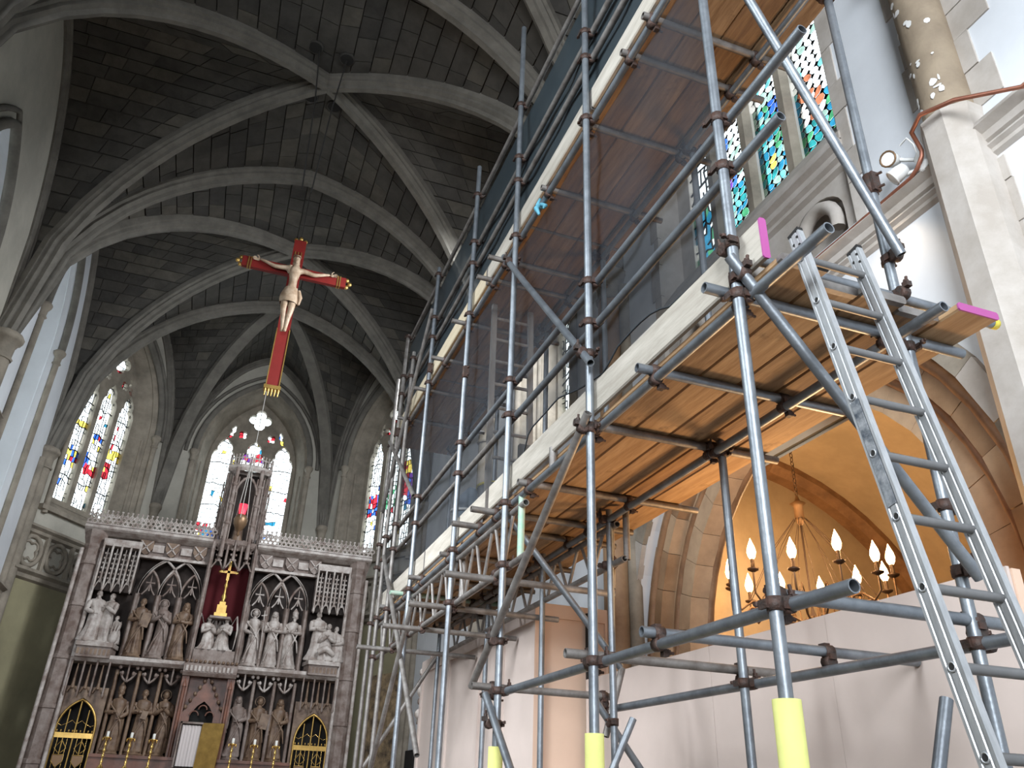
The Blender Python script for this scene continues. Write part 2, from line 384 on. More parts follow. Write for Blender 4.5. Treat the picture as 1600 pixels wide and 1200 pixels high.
for y in BY: rib(ribline((-HX, y), (HX, y)), [(a*1.15, c) for a, c in RP], 'transverse_rib')
for P in APX[1:3]:
    full = ribline((-P[0], 2*BY[4]-P[1]), P, n=28); rib(full[14:])
for i in range(3): rib(ribline(APX[i], APX[i+1]), [(a*.8, c*.7) for a, c in RP], 'wall_rib')
for x, y in ((-.28, 8.72), (.2, 8.78), (-.22, 9.72), (.16, 9.80)):     # dark rope holes round the crown of the second bay
    z = ZS+(ZA-ZS)*Hs(min(abs(x)/HX, abs(y-9.35)/2.3))
    h = MB(); h.lathe([(.085, -.02), (.12, -.024), (.12, .02), (.085, .02), (.085, -.02)], 14, (x, y, z-.01)); h.build('rope_hole_rim', MT['web3'], ceiling)
    h = MB(); h.lathe([(.10, -.022), (.0001, .012)], 14, (x, y, z-.012)); h.build('rope_hole', MT['black'], ceiling)
rf = MB(); rf.span((-5, -6.6, 12.4), (5, 21, 12.7)); rf.build('sky_blocking_slab', MT['black'], ceiling)  # unseen dark slab added over the vault to stop sky light leaking in

# piers: shafts with moulded capitals and bases
def shaft_into(par, x, y, r, z0, z1, capm='lime', m='lime', n=12, cap=True):
    b = MB(); b.lathe([(r*1.5, z0), (r*1.5, z0+.2), (r*1.15, z0+.3), (r, z0+.34), (r, z1-.36)], n, (x, y, 0)); b.build('shaft', MT[m], par)
    if cap:
        b = MB(); b.lathe([(r*1.12, z1-.40), (r*1.2, z1-.37), (r*1.02, z1-.33), (r*1.06, z1-.2), (r*1.4, z1-.1), (r*1.55, z1-.09), (r*1.6, z1-.03), (r*1.45, z1), (r*1.3, z1+.02)], n, (x, y, 0)); b.build('capital', MT[capm], par)

# stained glass, lights and tracery
def foil(cu, cz, r, k, rot=0, n=6):
    out = []
    for i in range(k):
        a = rot+2*pi*i/k; ca, sa = cu+cos(a)*r*.55, cz+sin(a)*r*.55
        out += [(ca+cos(a-1.75+3.5*j/n)*r*.5, sa+sin(a-1.75+3.5*j/n)*r*.5) for j in range(n+1)]
    return out
def lancet(cu, wd, z0, zs, k=1.0):
    h = wd/2; rt = [(h, zs), (h*.86, zs+.10*k), (h*.62, zs+.15*k), (h*.66, zs+.24*k), (h*.52, zs+.34*k), (h*.28, zs+.40*k), (0, zs+.50*k)]
    return [(cu-h, z0), (cu+h, z0)]+[(cu+a, b) for a, b in rt]+[(cu-a, b) for a, b in rt[-2::-1]]
GM = ['gclear', 'gwhite', 'gblue', 'gred', 'gyel', 'gpur', 'ggrn', 'gcyan']
def pane(par, fr, d, u0, u1, z0, z1, nu, pick, name='pane'):
    g = MB(); L = MB(); nz = max(2, int((z1-z0)/.11))
    P = [[(u0+(u1-u0)*(i+(rnd.uniform(-.25, .25) if 0 < i < nu else 0))/nu, z0+(z1-z0)*(j+(rnd.uniform(-.3, .3) if 0 < j < nz else 0))/nz) for i in range(nu+1)] for j in range(nz+1)]
    for j in range(nz):
        for i in range(nu):
            g.cur = pick((i+.5)/nu, (j+.5)/nz)
            g.add([fr(*P[j][i], d), fr(*P[j][i+1], d), fr(*P[j+1][i+1], d), fr(*P[j+1][i], d)], [(0, 1, 2, 3)])
    N = fr(0, 0, 1)-fr(0, 0, 0)
    for j in range(1, nz):
        for i in range(nu): 
            if rnd.random() < .55 or j % 5 == 0: L.bar(fr(*P[j][i], d), fr(*P[j][i+1], d), .02 if j % 5 == 0 else .011, .015, N)
    for i in range(1, nu):
        for j in range(nz):
            if rnd.random() < .6: L.bar(fr(*P[j][i], d), fr(*P[j+1][i], d), .011, .015, N)
    o = g.build(name, [MT[m] for m in GM], par); L.build('lead_cames', MT['lead'], o, kind='stuff'); return o
def picker(figs, edge=True):
    def f(a, b):
        for (a0, a1, b0, b1, ms) in figs:
            if a0 < a < a1 and b0 < b < b1 and rnd.random() < .85: return GM.index(rnd.choice(ms))
        r = rnd.random()
        return 0 if r < .68 else 1 if r < .965 else rnd.choice([2, 4, 4, 3, 7, 1])
    return f

def gothic_window(name, wall, P0, U, N, length, zt, cu, half, figs, wallm='plastw', sill=6.2, spring=8.67, apex=10.72, deep=.8, label=None, bk=.80, rev='lime'):
    """a wall panel under its wall rib with a deep splayed three light window"""
    fr = frame(P0, U, N)
    out = [(0, 0), (length, 0)]+[(length*(1+x)/2, ZS+(ZA-ZS)*Hs(abs(x))) for x in [1-2*i/24 for i in range(25)]]
    fl_ = loop(cu, half, sill, spring, apex); bh = half*bk
    bl = loop(cu, bh, sill+.38, spring, apex-.22)
    b = MB(); b.plate(out, [fl_], fr, .10); b.build('wall_plaster', MT[wallm], wall)
    win = struct(name, label)
    b = MB(); b.grid([[fr(u, z, 0) for u, z in fl_], [fr(cu+(u-cu)*.93, sill+.02+(z-sill-.02)*.995, .1) for u, z in fl_], [fr(cu+(u-cu)*.94, z, .12) for u, z in fl_], [fr(cu+(bu-cu)*1.0, z, deep) for bu, z in bl]], False, True); b.build('splayed_reveal', MT[rev], win)
    # tracery with three lights
    pitch = bh*2/3; lw = pitch*.78; zs = spring+.30
    zl = [sill+.40, sill+.40, sill+.40]; hs = [zs, zs+.02, zs]
    holes = [lancet(cu+(i-1)*pitch, lw, zl[i], hs[i]) for i in range(3)]
    holes.append(foil(cu, apex-.66, .27, 4, pi/2)); holes += [foil(cu+sx*pitch*.5, zs+.62, .11, 4, pi/4) for sx in (-1, 1)]
    for sx in (-1, 1):
        m = [(.0, 0), (.05, .09), (.02, .13), (.10, .19), (.06, .25), (.15, .36), (.20, .34), (.18, .24), (.22, .20), (.13, .12), (.15, .06), (.08, -.01)]
        holes.append([(cu+sx*(bh*.66-a*.85), zs+.50+c*1.0) for a, c in m][::sx])
    outer = loop(cu, bh+.06, sill+.3, spring, apex-.14)
    t = MB(); t.plate(outer, holes, lambda u, z, d: fr(u, z, deep-.08+d), .14); t.build('tracery', MT['lime'], win)
    for i in range(3): pane(win, fr, deep, cu+(i-1)*pitch-lw/2-.02, cu+(i-1)*pitch+lw/2+.02, zl[i]-.02, hs[i]+.5, 7, picker(figs[i]))
    pane(win, fr, deep, cu-.30, cu+.30, apex-.96, apex-.36, 4, picker([(.2, .8, 0, .22, ['gred'])]), 'quatrefoil_pane')
    for sx in (-1, 1):
        pane(win, fr, deep, cu+sx*pitch*.5-.13, cu+sx*pitch*.5+.13, zs+.52, zs+.74, 2, lambda a, b: rnd.choice([0, 0, 3]), 'small_pane')
        a, c = sorted((cu+sx*(bh*.66-.24), cu+sx*(bh*.66+.05))); pane(win, fr, deep, a, c, zs+.46, zs+.90, 2, picker([(0, 1, 0, .2, ['gred', 'gyel'])]), 'small_pane')
    # jamb shafts, their capitals and the roll moulding of the arch
    for sx in (-1, 1):
        p = fr(cu+sx*(half+.02), 0, -.04); r = .055
        b = MB(); b.tube((p.x, p.y, sill-.1), (p.x, p.y, spring-.2), r, 10); b.build('jamb_shaft', MT['lime'], win)
        b = MB(); b.lathe([(r*1.1, spring-.24), (r*1.5, spring-.22), (r*1.1, spring-.18), (r*1.2, spring-.1), (r*1.9, spring-.03), (r*2, spring+.02), (r*1.5, spring+.05)], 10, (p.x, p.y, 0)); b.build('jamb_capital', MT['lime'], win)
        q = fr(cu+sx*half*.9, 0, deep*.45)
        b = MB(); b.tube((q.x, q.y, sill+.1), (q.x, q.y, spring-.1), .04, 8); b.build('inner_jamb_shaft', MT['lime'], win)
    b = MB(); b.path([fr(u, z, -.05) for u, z in arc(cu, half+.03, spring, apex+.04, 10)], .07, 8); b.build('arch_roll', MT['rib'], win)
    b = MB(); b.path([fr(u, z, -.02) for u, z in arc(cu, half+.22, spring, apex+.26, 10)], .045, 6); b.build('hood_mould', MT['rib'], win)
    b = MB(); b.span((0, 0, 0), (0, 0, 0)); b = MB()
    a, c = fr(cu-half-.15, sill, -.03), fr(cu+half+.15, sill, -.03); b.bar(a, c, .14, .09); b.build('sill', MT['lime'], win)
    return win

wall_left, wall_right, wall_apse = struct('wall_left'), struct('wall_right'), struct('wall_apse')
FIGL = [[(.0, 1, .30, .40, ['gred', 'gblue', 'gyel']), (0, 1, .56, .62, ['gyel'])], [(0, .35, .30, .44, ['gblue']), (.3, 1, .27, .36, ['gred']), (.3, .9, .52, .56, ['gblue', 'gred'])], [(.2, .6, .30, .44, ['gred']), (0, 1, .46, .52, ['gyel']), (.6, .9, .32, .4, ['ggrn', 'gwhite'])]]
FIGC = [[(.35, 1, .06, .20, ['gblue', 'gcyan', 'gblue']), (0, .4, .16, .22, ['gred'])], [(0, 1, .82, .9, ['gred', 'gpur'])], [(0, 1, .04, .10, ['gyel']), (0, .5, .12, .20, ['gblue', 'gcyan']), (.1, .7, .28, .31, ['gcyan'])]]
FIGR = [[(.0, .6, .34, .62, ['gpur', 'gblue']), (.5, 1, .42, .62, ['gred']), (0, 1, .62, .72, ['gyel', 'gyel', 'gred'])], [(.0, 1, .35, .55, ['ggrn', 'gwhite']), (.3, .7, .3, .36, ['gred'])], [(.2, .8, .3, .5, ['gblue', 'gred'])]]
dL = V((APX[1][0]-APX[0][0], APX[1][1]-APX[0][1], 0)); LL = dL.length; nL = V((-dL.y, dL.x, 0))
dR = V((APX[2][0]-APX[3][0], APX[2][1]-APX[3][1], 0)); nR = V((dR.y, -dR.x, 0))
gothic_window('window_2', wall_apse, (*APX[0], 0), dL, nL, LL, 0, LL/2-.08, 1.18, FIGL, 'plastw', bk=.72, deep=.45, rev='lime', label='left apse window of three stained lights with blue and crimson figures')
gothic_window('window_3', wall_apse, (*APX[1], 0), (1, 0, 0), (0, 1, 0), 3.8, 0, 1.9, 1.32, FIGC, 'plastw', label='centre apse window, bright white lights behind the reredos tower')
gothic_window('window_4', wall_apse, (*APX[3], 0), dR, nR, LL, 0, LL/2-.08, 1.18, FIGR, 'plastw', bk=.72, deep=.45, rev='lime', label='right apse window half hidden by the scaffold, violet robed figure')
for k in (1, 2, 3):
    gothic_window('window_%d' % (5, 6, 8)[k-1], wall_left, (-HX, BY[k], 0), (0, 1, 0), (-1, 0, 0), 4.6, 0, 2.3, .85, [[], [], []], 'plast' if k == 3 else 'plastw', sill=4.6, spring=8.6 if k == 3 else 7.4, apex=10.35 if k == 3 else 9.1, deep=1.0, rev='plast', label='tall left nave window in the %s bay, pale glass' % ('near', 'middle', 'far')[k-1])
gothic_window('window_7', wall_right, (HX, BY[2], 0), (0, 1, 0), (1, 0, 0), 4.6, 0, 2.3, 1.05, [[], [], []], 'plast', sill=5.9, spring=8.6, apex=10.35, deep=.6, label='right nave window glimpsed behind scaffold netting')
def lun(y0, y1): return [((y0+y1)/2+(y1-y0)/2*x, ZS+(ZA-ZS)*Hs(abs(x))) for x in [1-2*i/24 for i in range(25)]]
frL, frR = frame((-HX, 0, 0), (0, 1, 0), (-1, 0, 0)), frame((HX, 0, 0), (0, 1, 0), (1, 0, 0))
b = MB(); b.plate([(BY[0], 0), (BY[1], 0)]+lun(BY[0], BY[1]), [], frL, .3); b.plate([(-6.2, 0), (BY[0], 0), (BY[0], 11.6), (-6.2, 11.6)], [], frL, .3); b.build('wall_plaster', MT['plast'], wall_left)
b = MB(); b.plate([(BY[0], 0), (BY[1], 0)]+lun(BY[0], BY[1]), [], frR, .3); b.plate([(-6.2, 0), (BY[0], 0), (BY[0], 11.6), (-6.2, 11.6)], [], frR, .3); b.build('wall_plaster', MT['plast'], wall_right)
b = MB(); b.plate([(BY[3], 0), (BY[4], 0)]+lun(BY[3], BY[4]), [], frR, .3); b.build('wall_plaster', MT['plast'], wall_right)
b = MB(); b.span((-4, -6.5, 0), (4, -6.2, 12.4)); b.build('wall_back', MT['plast'], kind='structure')
for sx, wl in ((-1, wall_left), (1, wall_right)):
    for k, y in enumerate(BY):
        if sx == 1 and k == 1: continue
        shaft_into(wl, sx*(3.72 if k == 4 else 3.64), y, .15, 0, ZS+.05, m='sandb' if (sx == 1 and k == 2) else 'lime')
        for dy in ((-.2,) if k == 4 else (-.2, .2)): 
            b = MB(); b.tube((sx*3.72, y+dy, 0), (sx*3.72, y+dy, ZS-.2), .07, 8); b.build('side_shaft', MT['lime'], wl)
for sx in (-1, 1): shaft_into(wall_apse, sx*1.87, 18.93, .09, 5.9, ZS+.05)
# string courses and quatrefoil panels under the apse windows
STR = [(0, .06), (.10, .04), (.12, 0), (.07, -.03), (.06, -.07), (0, -.10)]
def string(par, a, b_, side, name='string_course', m='lime', k=1.0):
    a, b_ = V(a), V(b_); n = V(side).normalized(); q = MB(); rows = [[p+n*u*k+V((0, 0, z*k)) for u, z in STR] for p in (a, b_)]
    q.grid(rows, False, True); q.ngon(rows[0]); q.ngon(rows[1][::-1]); return q.build(name, MT[m], par)
for P0, d, n in ((APX[0], dL, nL), (APX[3], dR, nR)):
    fr = frame((*P0, 0), d, n); inn = -n.normalized()
    string(wall_apse, fr(0, 5.78, 0), fr(LL, 5.78, 0), inn, k=1.3); string(wall_apse, fr(0, 4.98, 0), fr(LL, 4.98, 0), inn, k=1.6)
    for i in range(5):
        cu = .36+i*.64
        if cu > LL-.2: break
        b = MB(); b.path([fr(cu+cos(a)*.24, 5.37+sin(a)*.27, -.02) for a in [2*pi*j/16 for j in range(16)]], .045, 6, True); b.build('panel_ring', MT['lime'], wall_apse)
        b = MB(); b.path([fr(*p, -.01) for p in foil(cu, 5.37, .19, 4, pi/4, 4)], .025, 5, True); b.build('quatrefoil', MT['lime'], wall_apse)
        b = MB(); b.bar(fr(cu+.32, 5.05, -.03), fr(cu+.32, 5.7, -.03), .07, .08, n); b.build('panel_bar', MT['lime'], wall_apse)
    b = MB(); b.plate([(0.02, 0), (LL, 0), (LL, 4.9), (.02, 4.9)], [], lambda u, z, dd: fr(u, z, dd-.03), .03); b.build('lower_wall_plaster', MT['olive'], wall_apse)
frr = frame((*APX[3], 0), dR, nR)
b = MB(); b.plate([(.06, 0), (1.05, 0), (1.02, 1.6), (1.06, 3.0), (1.02, 3.75), (.06, 3.8)], [], lambda u, z, dd: frr(u, z, dd-.10), .10); b.build('mottled_pier_face', MT['mottle'], wall_apse)
b = MB(); b.span((3.70, 15.35, 0), (3.76, 16.0, 2.35)); b.build('door_1', MT['black'], kind='structure', label='dark doorway low in the white wall beyond the pink box')
string(wall_left, (-HX, 11.75, 6.35), (-HX, 12.6, 6.35), (1, 0, 0), k=1.4); string(wall_left, (-HX, 12.0, 4.55), (-HX, 16.1, 4.55), (1, 0, 0), k=1.4)

# right wall of the near bay: window over blind panels, string course, arch into the side chapel
AC, ASP, ACC = 4.78, 2.72, .21
def harc(half, n=8):
    R = half+ACC; return arc(AC, half, ASP, ASP+sqrt(R*R-ACC*ACC), n)
def hloop(half, n=8): return [(AC-half, 0), (AC+half, 0)]+harc(half, n)
WC = 4.73
wl_ = loop(WC, 1.36, 5.36, 8.2, 10.3)
b = MB(); b.plate([(BY[1], 0), (BY[2], 0)]+lun(BY[1], BY[2]), [hloop(2.15), wl_], frR, .11); b.build('wall_plaster', MT['plast'], wall_right)
def ring(par, h0, h1, x0, x1, nseg, name, mats, z0=0):
    """arch order built stone by stone: jamb stones below the springing, voussoirs above"""
    a0, a1 = harc(h0, nseg), harc(h1, nseg)
    for i in range(len(a0)-1):
        b = MB(); g = .012; A = [a0[i], a0[i+1], a1[i+1], a1[i]]
        cx, cz = sum(p[0] for p in A)/4, sum(p[1] for p in A)/4
        b.prism([(x0+rnd.uniform(0, .008), cx+(p[0]-cx)*.985, cz+(p[1]-cz)*.985) for p in A], (x1-x0, 0, 0)); b.build(name, MT[rnd.choice(mats)], par)
    for s in (-1, 1):
        z = z0
        while z < ASP-.02:
            e = min(z+rnd.uniform(.42, .6), ASP)
            if ASP-e < .2: e = ASP
            ya, yb = sorted((AC+s*h0, AC+s*h1)); b = MB(); b.span((x0+rnd.uniform(0, .008), ya+.002, z+.003), (x1, yb-.002, e-.003)); b.build('jamb_stone', MT[rnd.choice(mats)], par); z = e
arch = struct('trim_1', 'moulded stone arch between nave and side chapel')
ring(arch, 2.15, 2.30, 3.70, 3.76, 9, 'hood_stone', ['limew', 'lime'])
ring(arch, 1.90, 2.15, 3.85, 3.99, 9, 'voussoir', ['sandb', 'sandb', 'sand'])
ring(arch, 1.60, 1.90, 3.98, 4.17, 9, 'voussoir', ['sand'])
b = MB(); b.path([(3.86, u, z) for u, z in [(AC-2.06, 0.1)]+harc(2.06, 10)+[(AC+2.06, .1)]], .045, 8); b.build('roll_moulding', MT['brownst'], arch)
b = MB(); b.path([(3.99, u, z) for u, z in [(AC-1.82, 0.1)]+harc(1.82, 10)+[(AC+1.82, .1)]], .035, 8); b.build('roll_moulding', MT['brownst'], arch)
b = MB(); b.path([(4.20, u, z) for u, z in [(AC-1.63, 0.1)]+harc(1.63, 10)+[(AC+1.63, .1)]], .045, 8); b.build('roll_moulding', MT['brownst'], arch)
win = struct('window_1', 'nave window of teal and white pebbled stained glass above the string course')
xg = 4.05
b = MB(); ol = loop(WC, 1.40, 5.30, 8.2, 10.34)
pitch, lw = .58, .42; cs = [WC+(i-1.5)*pitch for i in range(4)]
pan = [[(c-.24+.0, 5.5), (c+.24, 5.5), (c+.24, 6.02), (c-.24, 6.02)] for c in []]
holes = [lancet(c, lw, 6.55, 8.3, .8) for c in cs]
b.plate(ol, holes, lambda u, z, d: V((xg-.03+d, u, z)), .10); b.build('tracery', MT['limew'], win)
b = MB(); b.grid([[V((3.75, u, z)) for u, z in wl_], [V((xg-.03, WC+(u-WC)*.97, z)) for u, z in wl_]], False, True); b.build('window_reveal', MT['limew'], win)
for c0, c1 in zip(cs[:-1], cs[1:]):
    b = MB(); m = (c0+c1)/2; b.prism([(xg-.03, m-.08, 6.42), (xg-.10, m-.04, 6.42), (xg-.10, m+.04, 6.42), (xg-.03, m+.08, 6.42)], (0, 0, 2.0)); b.build('mullion', MT['brownst' if 0 else 'lime'], win)
y0, y1 = WC-1.36, WC+1.36
b = MB(); b.prism([(3.72, y0, 6.13), (3.72, y0, 6.20), (3.94, y0, 6.54), (4.0, y0, 6.54), (4.0, y0, 6.13)], (0, y1-y0, 0)); b.build('sloping_sill', MT['limew'], win)
for i, (zz, kk) in enumerate(((6.10, .9), (5.99, .7))): string(win, (3.80, y0, zz), (3.80, y1, zz), (-1, 0, 0), 'sill_moulding', 'limew', kk)
b = MB(); b.span((3.93, y0, 5.30), (3.97, y1, 6.14)); b.build('blind_panel_back', MT['limew'], win)
for i in range(3):                                   # trefoil headed blind panels below the sill
    c = WC-.9+i*.9
    b = MB(); hh = [(c-.30, 5.38), (c+.30, 5.38), (c+.30, 5.60)]+[(c+.30*cos(a)*1.0, 5.62+.24*sin(a)) for a in [pi*j/12 for j in range(1, 12)]]+[(c-.30, 5.60)]
    b.plate([(c-.45, 5.36), (c+.45, 5.36), (c+.45, 5.96), (c-.45, 5.96)], [hh], lambda u, z, d: V((3.80+d, u, z)), .14); b.build('blind_panel', MT['limew'], win)
    b = MB(); b.path([(3.82, c+.20*cos(a), 5.58+.22*sin(a)) for a in [pi*j/10 for j in range(-1, 12)]], .055, 8); b.build('trefoil_cusp', MT['limew'], win)
PEB = ['gteal', 'gaqua', 'gcyan', 'ggrn', 'gpale', 'gaqua', 'gteal', 'gcyan']
PEBM = {}
for li in range(3):
    c = cs[li]; pn = bpy.data.objects.new('pane', None); C.objects.link(pn); pn.parent = win; WL[pn] = V((0, 0, 0))
    nu, nz = 5, 17; z0, z1 = 6.52, 8.05; lead = MB()
    Pt = [[(c-lw/2-.02+(lw+.04)*(i+(.5 if j % 2 else 0)*(0 < i < nu)*.8+rnd.uniform(-.18, .18)*(0 < i < nu))/nu, z0+(z1-z0)*(j+rnd.uniform(-.25, .25)*(0 < j < nz))/nz) for i in range(nu+1)] for j in range(nz+1)]
    for j in range(nz):
        for i in range(nu):
            q = [Pt[j][i], Pt[j][i+1], Pt[j+1][i+1], Pt[j+1][i]]; mx, mz = sum(p[0] for p in q)/4, sum(p[1] for p in q)/4
            zz = (mz-z0)/(z1-z0); uu = (mx-c)/lw
            top = [.50, .78, .42][li]+.14*uu
            if zz < top: m = rnd.choice(PEB)
            else: m = rnd.choice(['gclear', 'gclear', 'gwhite', 'gpale', 'gaqua' if zz < top+.2 else 'gclear'])
            if li == 1 and .24 < zz < .38 and abs(uu-.05) < .17: m = 'gyel' if uu > -.05 or zz > .3 else rnd.choice(['gred', 'gor'])
            if li == 1 and .5 < zz < .58 and uu > .1: m = 'gred'
            if li == 1 and zz > .62 and uu < -.1 and zz < .75: m = 'gblue'
            if li == 0 and .3 < zz < .62 and abs(uu) < .3: m = rnd.choice(['gor', 'gwhite', 'gclear'])
            if li == 2 and .42 < zz and uu > .05: m = rnd.choice(['gpur', 'gblue', 'gclear'])
            pts = [(p[0]*.90+mx*.10, p[1]*.90+mz*.10) for p in q]
            oc = []                                    # pebble: cut the corners
            for k in range(4):
                p, n_ = pts[k], pts[(k+1) % 4]; oc += [(p[0]*.75+n_[0]*.25, p[1]*.75+n_[1]*.25), (p[0]*.25+n_[0]*.75, p[1]*.25+n_[1]*.75)]
            g = MB(); g.ngon([(xg, *p) for p in oc]+[]); g.add([(xg-.012, mx, mz)]+[(xg, *p) for p in oc], [(0, k, k % 8+1) for k in range(1, 9)]) if 0 else None
            g.build('glass_piece', MT[m], pn)
            qq = [(xg+.001, *p) for p in q]; po = [(xg+.001, *p) for p in oc]
            lead.add(qq+po, [(0, 1, 5, 4), (1, 5, 6), (1, 2, 7, 6), (2, 7, 8), (2, 3, 9, 8), (3, 9, 10), (3, 0, 11, 10), (0, 11, 4)])
    lead.build('lead_cames', MT['lead'], pn)
    g = MB(); g.ngon([(xg, c-lw/2-.02, z1), (xg, c+lw/2+.02, z1), (xg, c+lw/2+.02, 8.75), (xg, c-lw/2-.02, 8.75)]); g.build('upper_glass', MT['gclear'], pn)
g = MB(); c = cs[3]; g.ngon([(xg, c-.23, 6.5), (xg, c+.23, 6.5), (xg, c+.23, 8.75), (xg, c-.23, 8.75)]) if 0 else None; pane(win, frame((xg, 0, 0), (0, 1, 0), (1, 0, 0)), 0, c-.22, c+.22, 6.5, 8.75, 6, lambda a, b: rnd.choice([6, 7, 7, 1]) if b < .35 else 0)
# quoins: dressed stones round the window and beside the shaft, each its own block
def quoins(ya, sgn, z0, z1, ws, par=wall_right, x=3.738):
    z = z0; i = 0
    while z < z1:
        h = rnd.uniform(.24, .42); wd = ws[i % len(ws)]+rnd.uniform(-.02, .03); y2 = ya+sgn*wd
        b = MB(); b.span((x+rnd.uniform(-.004, .004), min(ya, y2), z+.003), (3.78, max(ya, y2), min(z+h, z1)-.003)); b.build('quoin_stone', MT['limew'], par); z += h; i += 1
quoins(y0+.02, -1, 5.34, 8.2, [.10, .16]); quoins(y1-.02, 1, 5.34, 8.2, [.10, .16])
PY = 2.49
quoins(PY+.10, 1, 4.9+.5, 10, [.09, .15, .11]); quoins(PY-.10, -1, 5.42, 10, [.24, .14, .32])
quoins(PY+.08, 1, 0, 5.0, [.13, .13]); quoins(PY-.08, -1, 0, 5.0, [.13, .13])
b = MB(); b.lathe([(.26, 0), (.26, .4), (.19, .5), (.185, 5.36), (.195, 5.42), (.15, 5.46)], 8, (3.70, PY, 0), False); b.build('shaft', MT['limew'], wall_right)
b = MB(); b.lathe([(.15, 5.46), (.152, 6.9)], 12, (3.70, PY, 0)); b.build('upper_shaft', MT['limeb'], wall_right, label='brown scraped upper part of the shaft')
for i in range(26):                                 # flakes of old white paint left on the shaft
    q = rnd.uniform(2.2, 4.0); z = rnd.choice([5.62, 5.9, 6.25, 6.5])+rnd.uniform(-.08, .08); rr = .153; k = 7; wz, wq = rnd.uniform(.008, .035), rnd.uniform(.04, .2)
    b = MB(); b.ngon([(3.70+rr*cos(q+wq*cos(t)*rnd.uniform(.6, 1)), PY+rr*sin(q+wq*cos(t)), z+wz*sin(t)*rnd.uniform(.6, 1.1)) for t in [2*pi*j/k for j in range(k)]]); b.build('paint_flake', MT['flake'], wall_right)
b = MB(); b.lathe([(.15, 6.86), (.17, 6.9), (.15, 6.94), (.16, 7.05), (.22, 7.15), (.25, 7.2), (.2, 7.26)], 12, (3.70, PY, 0)); b.build('capital', MT['lime'], wall_right)
s1 = struct('trim_2', 'moulded string course along the right wall')
for a, c in ((PY+.17, y0-.02+3.6), (-3, PY-.17)):
    string(s1, (3.75, a, 5.20), (3.75, c, 5.20), (-1, 0, 0), 'string_upper', 'limew', 1.1)
    string(s1, (3.75, a, 5.08), (3.75, c, 5.08), (-1, 0, 0), 'string_lower', 'limew', .55)

# side chapel beyond the arch
chap = struct('wall_chapel'); CX, CH, CSP, CAP = 6.4, 2.75, 2.4, 5.67
ca = arc(CX, CH, CSP, CAP, 12)
b = MB(); b.plate([(4.2, 0), (9.15, 0)]+[p for p in ca if p[0] >= 4.2]+[(4.2, 4.2)], [], lambda u, z, d: V((u, 8.2+d, z)), .1); b.build('chapel_end_wall', MT['chapel'], chap)
b = MB(); b.span((9.15, 0, 0), (9.25, 8.3, 4)); b.span((4.5, -.1, 0), (9.2, 0, 6)); b.span((4.2, -.1, 4.3), (4.26, 8.3, 6.2)); b.build('chapel_side_walls', MT['chapel'], chap)
for a, c in ((-.1, AC-1.88), (AC+1.88, 8.3)):
    b = MB(); b.span((4.17, a, 0), (4.23, c, 5)); b.build('chapel_arcade_wall', MT['chapel'], chap)
fq = frame((4.17, 0, 0), (0, 1, 0), (1, 0, 0))
b = MB(); b.plate([(AC-1.9, 2.72), (AC-1.9, 4.95), (AC+1.9, 4.95), (AC+1.9, 2.72)]+harc(1.62)[::1], [], fq, .06); b.build('chapel_arcade_head', MT['chapel'], chap)
b = MB(); b.grid([[V((u, y, z+.02)) for u, z in ca if u > 4.1] for y in (0, 2.7, 5.4, 8.25)], True); b.build('ceiling_chapel', MT['chapel'], kind='structure')
b = MB(); b.sweep([(-.28, .03), (-.28, -.06), (-.18, -.14), (.0, -.14), (.0, .03)], [V((u, 8.2, z)) for u, z in ca if u > 4.5], (0, 1, 0)); b.build('chapel_wall_rib', MT['brownst'], chap)
b = MB(); b.span((8.2, 2.2, 0), (9.15, 2.8, 4.6)); b.build('chapel_pier', MT['brownst'], chap)
# ------------------------------------------------ reredos: one carved altar screen with its parts
YR = 16.2
RD = thing('reredos', 'tall carved stone altar screen with openwork cresting, canopies and statue niches', 'altar screen', (0, YR+.2, 0))
def part(name, m, fn, par=RD, **kw):
    b = MB(); fn(b); return b.build(name, MT[m], par, **kw)
def sbox(name, m, a, c, par=RD, **kw): return part(name, m, lambda b: b.span(a, c), par, **kw)
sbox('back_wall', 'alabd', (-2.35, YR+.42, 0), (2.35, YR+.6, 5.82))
for sx in (-1, 1):
    x = sx*2.47
    def col(b):
        pr = [(.2, 0)]
        for z in (1.9, 2.75, 3.55, 4.45, 5.2): pr += [(.165, z-.04), (.185, z-.03), (.185, z+.03), (.165, z+.04)]
        pr += [(.16, 5.45), (.175, 5.5), (.165, 5.55), (.2, 5.66), (.21, 5.74), (.22, 5.8)]
        b.lathe(pr, 8, (x, YR+.1, 0), False)
    part('corner_column', 'alab', col)
    for dx in (-.17, .17): part('column_shaft', 'alabw', lambda b: b.tube((x+dx, YR-.02, 0), (x+dx, YR-.02, 5.45), .035, 8))
